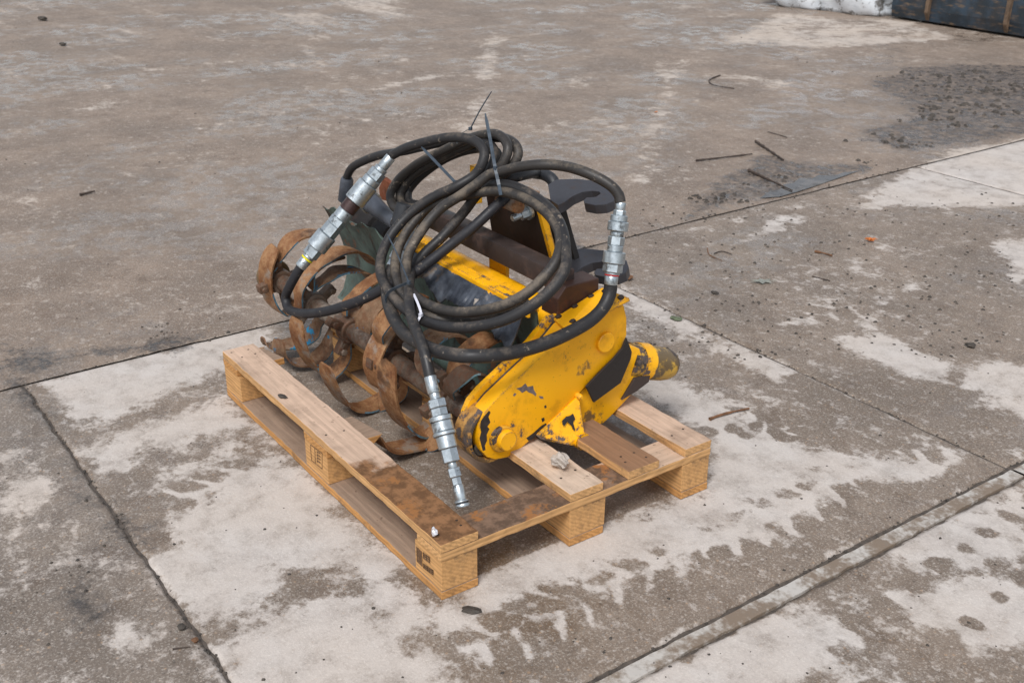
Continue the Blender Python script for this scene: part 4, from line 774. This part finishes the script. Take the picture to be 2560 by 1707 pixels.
# cable ties
def tie(label, pts, wdt, mat, head=None, loop=None, grp='black cable ties on the hoses'):
    root = empty('cable_tie', pts[0], label, 'cable tie', grp)
    C = catmull(pts, .012); n = len(C); vw = [(CAM_LOC - c).normalized() for c in C]
    t = (C[-1] - C[0]).normalized()
    MB().strap(C, [(C[min(i + 1, n - 1)] - C[max(i - 1, 0)]).normalized().cross(Vector((.5, -.4, .75))) for i in range(n)], [wdt * min(1, .35 + (n - 1 - i) / 3) for i in range(n)], [.0013] * n).build('strap', mat, root)
    if head is not None: MB().box(head, (.0042, .0045, .0042), Matrix.Rotation(.5, 3, 'Z')).build('head', mat, root, bevel=.0008)
    if loop:
        m = MB(); m.strap(loop, [Vector((1, .2, .1))] * len(loop), [wdt] * len(loop), [.0014] * len(loop)); m.build('loop', mat, root)
def ring(c, d, a, b, n=18):                            # oval loop round a bundle; d runs along the hoses
    d = d.normalized(); e = d.cross(Vector((0, 0, 1))).normalized(); g = e.cross(d)
    return [c + e * a * math.cos(2 * math.pi * k / n) + g * b * math.sin(2 * math.pi * k / n) for k in range(n + 1)]
tc = at(1155, 345, 'y', .59); hd = at(1176, 322, 'y', .60)
tie('thin black cable tie at the top of the rear coil with its tail sticking up', [hd, at(1200, 276, 'y', .60), at(1229, 229, 'y', .60)], .0045, M['tie'], hd, None)
m_ = [at(1176, 322, 'y', .60), at(1155, 333, 'y', .592), at(1141, 347, 'y', .572), at(1143, 360, 'y', .57)]
lo = bpy.data.objects[-1] if False else None
tie_roots = [o for o in bpy.data.objects if o.name.startswith('cable_tie') and o.parent is None]
MB().strap(catmull(m_, .006), [Vector((.8, -.3, .3))] * len(catmull(m_, .006)), [.0055] * len(catmull(m_, .006)), [.0014] * len(catmull(m_, .006))).build('loop', M['tie'], tie_roots[0])
hd = at_lean(1238, 420, *F, .062)
tie('wide black cable tie standing upright between the two hose coils', [at_lean(1252, 488, *F, .03), at_lean(1247, 462, *F, .036), hd, at_lean(1226, 352, *F, .085), at_lean(1213, 284, *F, .11)], .0085, M['tie'], hd)
hd = at(1137, 455, 'y', .535)
tie('black cable tie pointing up left inside the rear coil', [hd, at(1098, 414, 'y', .535), at(1053, 367, 'y', .535)], .008, M['tie'], hd)
hd = at_lean(1022, 706, *F, .05)
tie('black cable tie binding the left side of the front coil', [hd, at_lean(995, 640, *F, .055), at_lean(968, 585, *F, .06)], .0035, M['tie'], hd)
lp = [hd, at_lean(998, 716, *F, .046), at_lean(975, 728, *F, .042), at_lean(965, 742, *F, .03), at_lean(967, 765, *F, .005)]; lc = catmull(lp, .006)
MB().strap(lc, [Vector((.3, -.3, .9))] * len(lc), [.008] * len(lc), [.0014] * len(lc)).build('loop', M['tie'], [o for o in bpy.data.objects if o.get('label') == 'black cable tie binding the left side of the front coil'][0])
hd = at_lean(1052, 787, *F, .035)
wp = [at_lean(1034, 735, *F, .03), at_lean(1046, 762, *F, .034), hd, at_lean(1043, 805, *F, .03), at_lean(1036, 828, *F, .022)]
tie('white cable tie knotted on the lower strands of the front coil', wp, .006, M['tie_w'], hd, None, 'white cable ties')

# ================================================================== BACKGROUND THINGS
def mat_bag():
    N = NT('bag_cloth'); n = N.noise(3, 7, .7); nz = N.n('ShaderNodeSeparateXYZ'); N.l(N.co, nz.inputs[0])
    d = N.math('ADD', N.noise(7, 7, .75), N.math('MULTIPLY', N.ramp(nz.outputs[2], .25, 0.), .14))
    col = N.mix(N.ramp(n, .3, .7), lin(222, 226, 230), lin(196, 202, 208)); col = N.mix(N.ramp(d, .66, .74, 0, .85), col, lin(72, 64, 54)); return N.fin(col, .5, 0., n, .4, .02)
def mat_trough():
    N = NT('muddy_blue_steel'); n = N.noise(5, 7, .7); sc = N.noise(14, 6, .7, N.map((.5, 1, 2.2), rot=(0, .6, 0))); col = N.mix(N.ramp(n, .4, .62), lin(30, 40, 48), lin(46, 62, 76))
    col = N.mix(N.ramp(sc, .52, .68, 0, .8), col, lin(112, 92, 72)); col = N.mix(N.ramp(N.noise(3, 6, .7), .5, .7, 0, .7), col, lin(58, 50, 44)); return N.fin(col, .5, 0., sc, .3, .004)
# white bag
import bmesh
bm = bmesh.new(); bmesh.ops.create_cube(bm, size=2); bmesh.ops.subdivide_edges(bm, edges=bm.edges[:], cuts=14, use_grid_fill=True)
for v in bm.verts:
    c = v.co.copy(); s_ = c.normalized(); q = c.lerp(s_ * 1.28, .55)
    wv = 1 + .06 * math.sin(5 * q.x + 3 * q.z) + .05 * math.sin(8 * q.y + 4 * q.x + 1) + .03 * math.sin(17 * q.x + 9 * q.z)
    v.co = Vector((q.x * .62 * wv, q.y * .5 * wv, max(-.30, q.z * .36 * wv - .02)))
me = bpy.data.meshes.new('bulk_bag'); bm.to_mesh(me); bm.free(); me.polygons.foreach_set('use_smooth', [True] * len(me.polygons)); me.materials.append(mat_bag())
bag = bpy.data.objects.new('bulk_bag', me); COL.objects.link(bag); g0 = at(2105, 30, 'z', 0); bag.location = (g0.x - .25, g0.y + .36, .30); bag.rotation_euler = (0, 0, .25)
tag(bag, 'dirty white bulk bag lying on the concrete beside the dark steel trough', 'bag')
# dark steel trough with ribs
tr0, tr1 = at(2228, 46, 'z', .0), at(2560, 99, 'z', .0)
ang = math.atan2(tr1.y - tr0.y, tr1.x - tr0.x); mtr = mat_trough()
tro = empty('steel_trough', tr0, 'dark blue muddy steel trough with upright ribs standing in the yard corner', 'trough'); R = Matrix.Rotation(ang, 3, 'Z'); LT = 2.9
def T(x, y, z): return tr0 + R @ Vector((x, y, z))
sec = [(.0, .02), (-.02, .12), (-.0, .52), (.03, .56), (.06, .52), (.05, .08), (.75, .08), (.75, .52), (.80, .56), (.86, .52), (.84, .04), (.80, .02)]
MB().prism([T(0, y, z) for y, z in sec], R @ Vector((LT, 0, 0))).build('body', mtr, tro, bevel=.006)
for k, xx in enumerate((0.0, LT - .012)): MB().prism([T(xx, y, z) for y, z in ((.0, .021), (-.015, .12), (.005, .52), (.80, .52), (.83, .04))], R @ Vector((.012, 0, 0))).build('end_wall', mtr, tro)
ribm = mat_plain('muddy_rib', lin(96, 78, 62), .7, 0, .4, 20)
d2 = (tr1 - tr0).length
for t in (.30, .88, 1.5, 2.1):
    MB().prism([T(t * d2 - .02, y, z) for y, z in ((-.015, .03), (-.055, .10), (-.045, .50), (-.005, .54))], R @ Vector((.035, 0, 0))).build('rib', ribm, tro, bevel=.004)
MB().box(T(LT / 2, .42, .0105), (LT / 2 - .05, .05, .0095), R).build('runner', mtr, tro)

# ================================================================== LOOSE BITS
def gp(u, v, z=0): return at(u, v, 'z', z)
def debris(name, u, v, r, mat, label, cat, seed, z=0, flat=.6, rot=0, n=2):
    c = gp(u, v, z); vs, fs = lump((0, 0, 0), r, seed, n, flat); zz = min(p[2] for p in vs); m = MB(); m.add([(p[0], p[1], p[2] - zz) for p in vs], fs)
    o = m.build(name, mat, None); o.location = (c.x, c.y, z + .0005); o.rotation_euler = (0, 0, rot); return tag(o, label, cat)
debris('stone', 1400, 1172, (.022, .016, .02), M['stone'], 'small pale grey stone lying on the pallet centre board', 'stone', 4, .1445, .8, .4, 3)
debris('pebble', 488, 1604, (.008, .007, .007), M['bark'], 'tan pebble beside the left slab joint', 'pebble', 5)
debris('mud_clod', 455, 1572, (.011, .009, .007), M['mud'], 'dark round clod beside the left slab joint', 'clod', 6)
debris('stone', 1570, 700, (.020, .015, .016), M['bark'], 'brown stone on the slab below the right coupling', 'stone', 7)
debris('stone', 2426, 868, (.016, .012, .012), M['mud'], 'dark stone on the right hand slab', 'stone', 8)
debris('mud_clod', 1787, 735, (.017, .010, .008), M['mud'], 'flat dark clod left of the grey leaf on the right slab', 'clod', 9)
debris('moss_clump', 1690, 800, (.022, .014, .008), mat_plain('moss', lin(92, 100, 78), .9, 0, .4, 60), 'greenish moss clump near the slab joint behind the skid', 'moss', 10)
debris('mud_clod', 108, 52, (.05, .03, .03), M['mud'], 'dark clod at the far upper left of the yard', 'clod', 11)
debris('mud_clod', 157, 115, (.03, .022, .022), M['mud'], 'small black clod in the upper left yard', 'clod', 12)
debris('wood_chip', 705, 993, (.014, .008, .006), M['mud'], 'grey splinter lump on the left pallet board', 'chip', 13, .1445, .6, .3)
debris('foil_scrap', 1086, 1341, (.009, .006, .010), M['foil'], 'crumpled silver foil scrap on the front pallet corner', 'foil', 14, .1445, 1, 0)
debris('mud_clod', 1178, 1528, (.022, .012, .006), M['mud'], 'flat dark clod in front of the pallet corner', 'clod', 15, 0, .6, .5)
def stick(name, l, r, mat, label, z=0):
    r *= .62; P = [gp(u, v, z) + Vector((0, 0, r * .9 + random.uniform(0, r * .5))) for u, v in l]; C = catmull(P, .02); rs = random.Random(len(label)); n = len(C)
    o = MB().tube(C, [r * (1 - .45 * i / n) * rs.uniform(.6, 1.3) for i in range(n)], 7).build(name, mat, None, smooth=40, origin=tuple(C[0])); return tag(o, label, 'stick')
stick('bark_strip', [(1774, 1051), (1800, 1042), (1835, 1033), (1872, 1024)], .0075, M['bark'], 'red brown bark strip lying right of the pallet')
stick('lath', [(1889, 357), (1920, 378), (1958, 404)], .013, M['stick'], 'dark wet lath lying in the mud, the farther of two')
stick('lath', [(1872, 430), (1920, 453), (1980, 480)], .012, M['stick'], 'dark wet lath lying at the puddle, the nearer of two')
stick('twig', [(1800, 190), (1773, 203), (1785, 215), (1835, 224)], .008, M['stick'], 'bent twig in the upper right yard')
stick('twig', [(1740, 405), (1800, 398), (1880, 388)], .009, M['stick'], 'dark twig left of the laths in the mud')
stick('twig', [(2037, 632), (2055, 636), (2080, 642)], .009, M['bark'], 'short brown bark piece on the right slab')
stick('twig', [(1768, 622), (1775, 640), (1805, 653)], .004, M['bark'], 'thin curved straw on the right slab near the joint')
stick('twig', [(1785, 636), (1805, 630), (1830, 638)], .005, M['stick'], 'thin bent twig on the right slab by the straw')
stick('twig', [(200, 490), (238, 482)], .010, M['stick'], 'short dark twig alone in the left yard')
stick('twig', [(2030, 692), (2075, 703)], .004, M['stick'], 'thin dark twig right of the grey leaf')
stick('twig', [(1968, 345), (1918, 330)], .004, M['stick'], 'thin twig behind the farther lath')
stick('twig', [(432, 1624), (475, 1618)], .004, M['stick'], 'thin dark twig beside the left slab joint')
stick('straw', [(875, 1303), (900, 1305)], .0012, M['bark'], 'thin brown straw beside the pallet left side')
def leaf(u, v, pts, mat, label, sc, rot, lift):
    c = gp(u, v); m = MB(); n = len(pts); vs = [(0, 0, .006)] + [(x * sc, y * sc * .5, .004 + lift * sc * (abs(x) + abs(y)) * .5 * (1 + .6 * math.sin(3 * i))) for i, (x, y) in enumerate(pts)]
    m.add(vs, [(0, i + 1, (i + 1) % n + 1) for i in range(n)]); o = m.build('leaf', mat, None); o.location = (c.x, c.y, 0); o.rotation_euler = (0, 0, rot); sm = o.modifiers.new('thickness', 'SOLIDIFY'); sm.thickness = .0012; return tag(o, label, 'leaf')
maple = [(1, 0), (.45, .16), (.62, .62), (.18, .42), (-.1, .9), (-.22, .36), (-.75, .38), (-.4, .02), (-.8, -.35), (-.22, -.3), (-.05, -.85), (.2, -.36), (.6, -.55), (.42, -.12)]
leaf(1905, 708, maple, M['leaf'], 'grey green lobed leaf on the right hand slab', .055, .9, .3)
leaf(2175, 606, maple, M['leaf_o'], 'curled orange leaf on the right hand slab', .030, .3, 1.2)
leaf(1640, 282, maple, M['leaf_o'], 'small brown leaf in the yard beyond the hooks', .022, 2., .3)
# crumbs of mud and grit scattered over the concrete: nobody could count them
cr = MB(); rs = random.Random(21)
def crumb(x, y, r, z=0):
    h = rs.uniform(.4, .8) * r; a0 = rs.uniform(0, 6); vs = [(x + math.cos(a0 + k * 1.2566) * r * rs.uniform(.6, 1.25), y + math.sin(a0 + k * 1.2566) * r * rs.uniform(.6, 1.25), z - .0005) for k in range(5)] + [(x + math.cos(a0 + k * 2.1) * r * .45, y + math.sin(a0 + k * 2.1) * r * .45, z + h * rs.uniform(.7, 1)) for k in range(3)]
    cr.add(vs, [(0, 1, 5), (1, 6, 5), (1, 2, 6), (2, 3, 6), (3, 7, 6), (3, 4, 7), (4, 0, 5), (4, 5, 7), (5, 6, 7)])
for poly, cnt, rm in ((MUD[0], 800, .020), (MUD[1], 700, .013), (MUD[2], 300, .006)):
    xs_ = [p[0] for p in poly]; ys_ = [p[1] for p in poly]
    px_ = np.array([rs.uniform(min(xs_) - .2, max(xs_) + .2) for _ in range(cnt * 4)]); py_ = np.array([rs.uniform(min(ys_) - .2, max(ys_) + .2) for _ in range(cnt * 4)])
    s_ = sdf(poly, px_, py_); nn_ = fbm(px_, py_, 3.5, 5); ok = np.where((s_ / .5 + (nn_ - .5) * 4) > .6)[0][:cnt]
    for i in ok:
        if px_[i] < -.45: crumb(px_[i], py_[i], rm * rs.uniform(.2, 1.1) ** 2)
for _ in range(380):
    u, v = rs.uniform(0, 2560), rs.uniform(40, 1700); p = gp(u, v)
    if 0 < p.x < 1.2 and 0 < p.y < .8: continue
    crumb(p.x, p.y, rs.choice((.0015, .002, .0025, .004)) * (1 + .12 * (CAM_LOC - p).length))
for _ in range(350):
    p = gp(rs.uniform(1600, 2540), rs.uniform(480, 900)); crumb(p.x, p.y, rs.uniform(.003, .009))
for _ in range(500):                                    # along the joints
    k = rs.random()
    if k < .4: crumb(rs.uniform(-.4, 1.55), rs.choice((-.477, 1.528)) + rs.gauss(0, .006), rs.uniform(.002, .006), -.003)
    elif k < .8: crumb(-.412 + rs.gauss(0, .012), rs.uniform(-2, 4), rs.uniform(.003, .008))
    else: crumb(1.584 + rs.gauss(0, .006), rs.uniform(-.4, 2), rs.uniform(.002, .006), -.003)
cro = cr.build('mud_crumbs', M['mud']); tag(cro, 'dark mud crumbs scattered over the yard concrete', 'mud', kind='stuff')
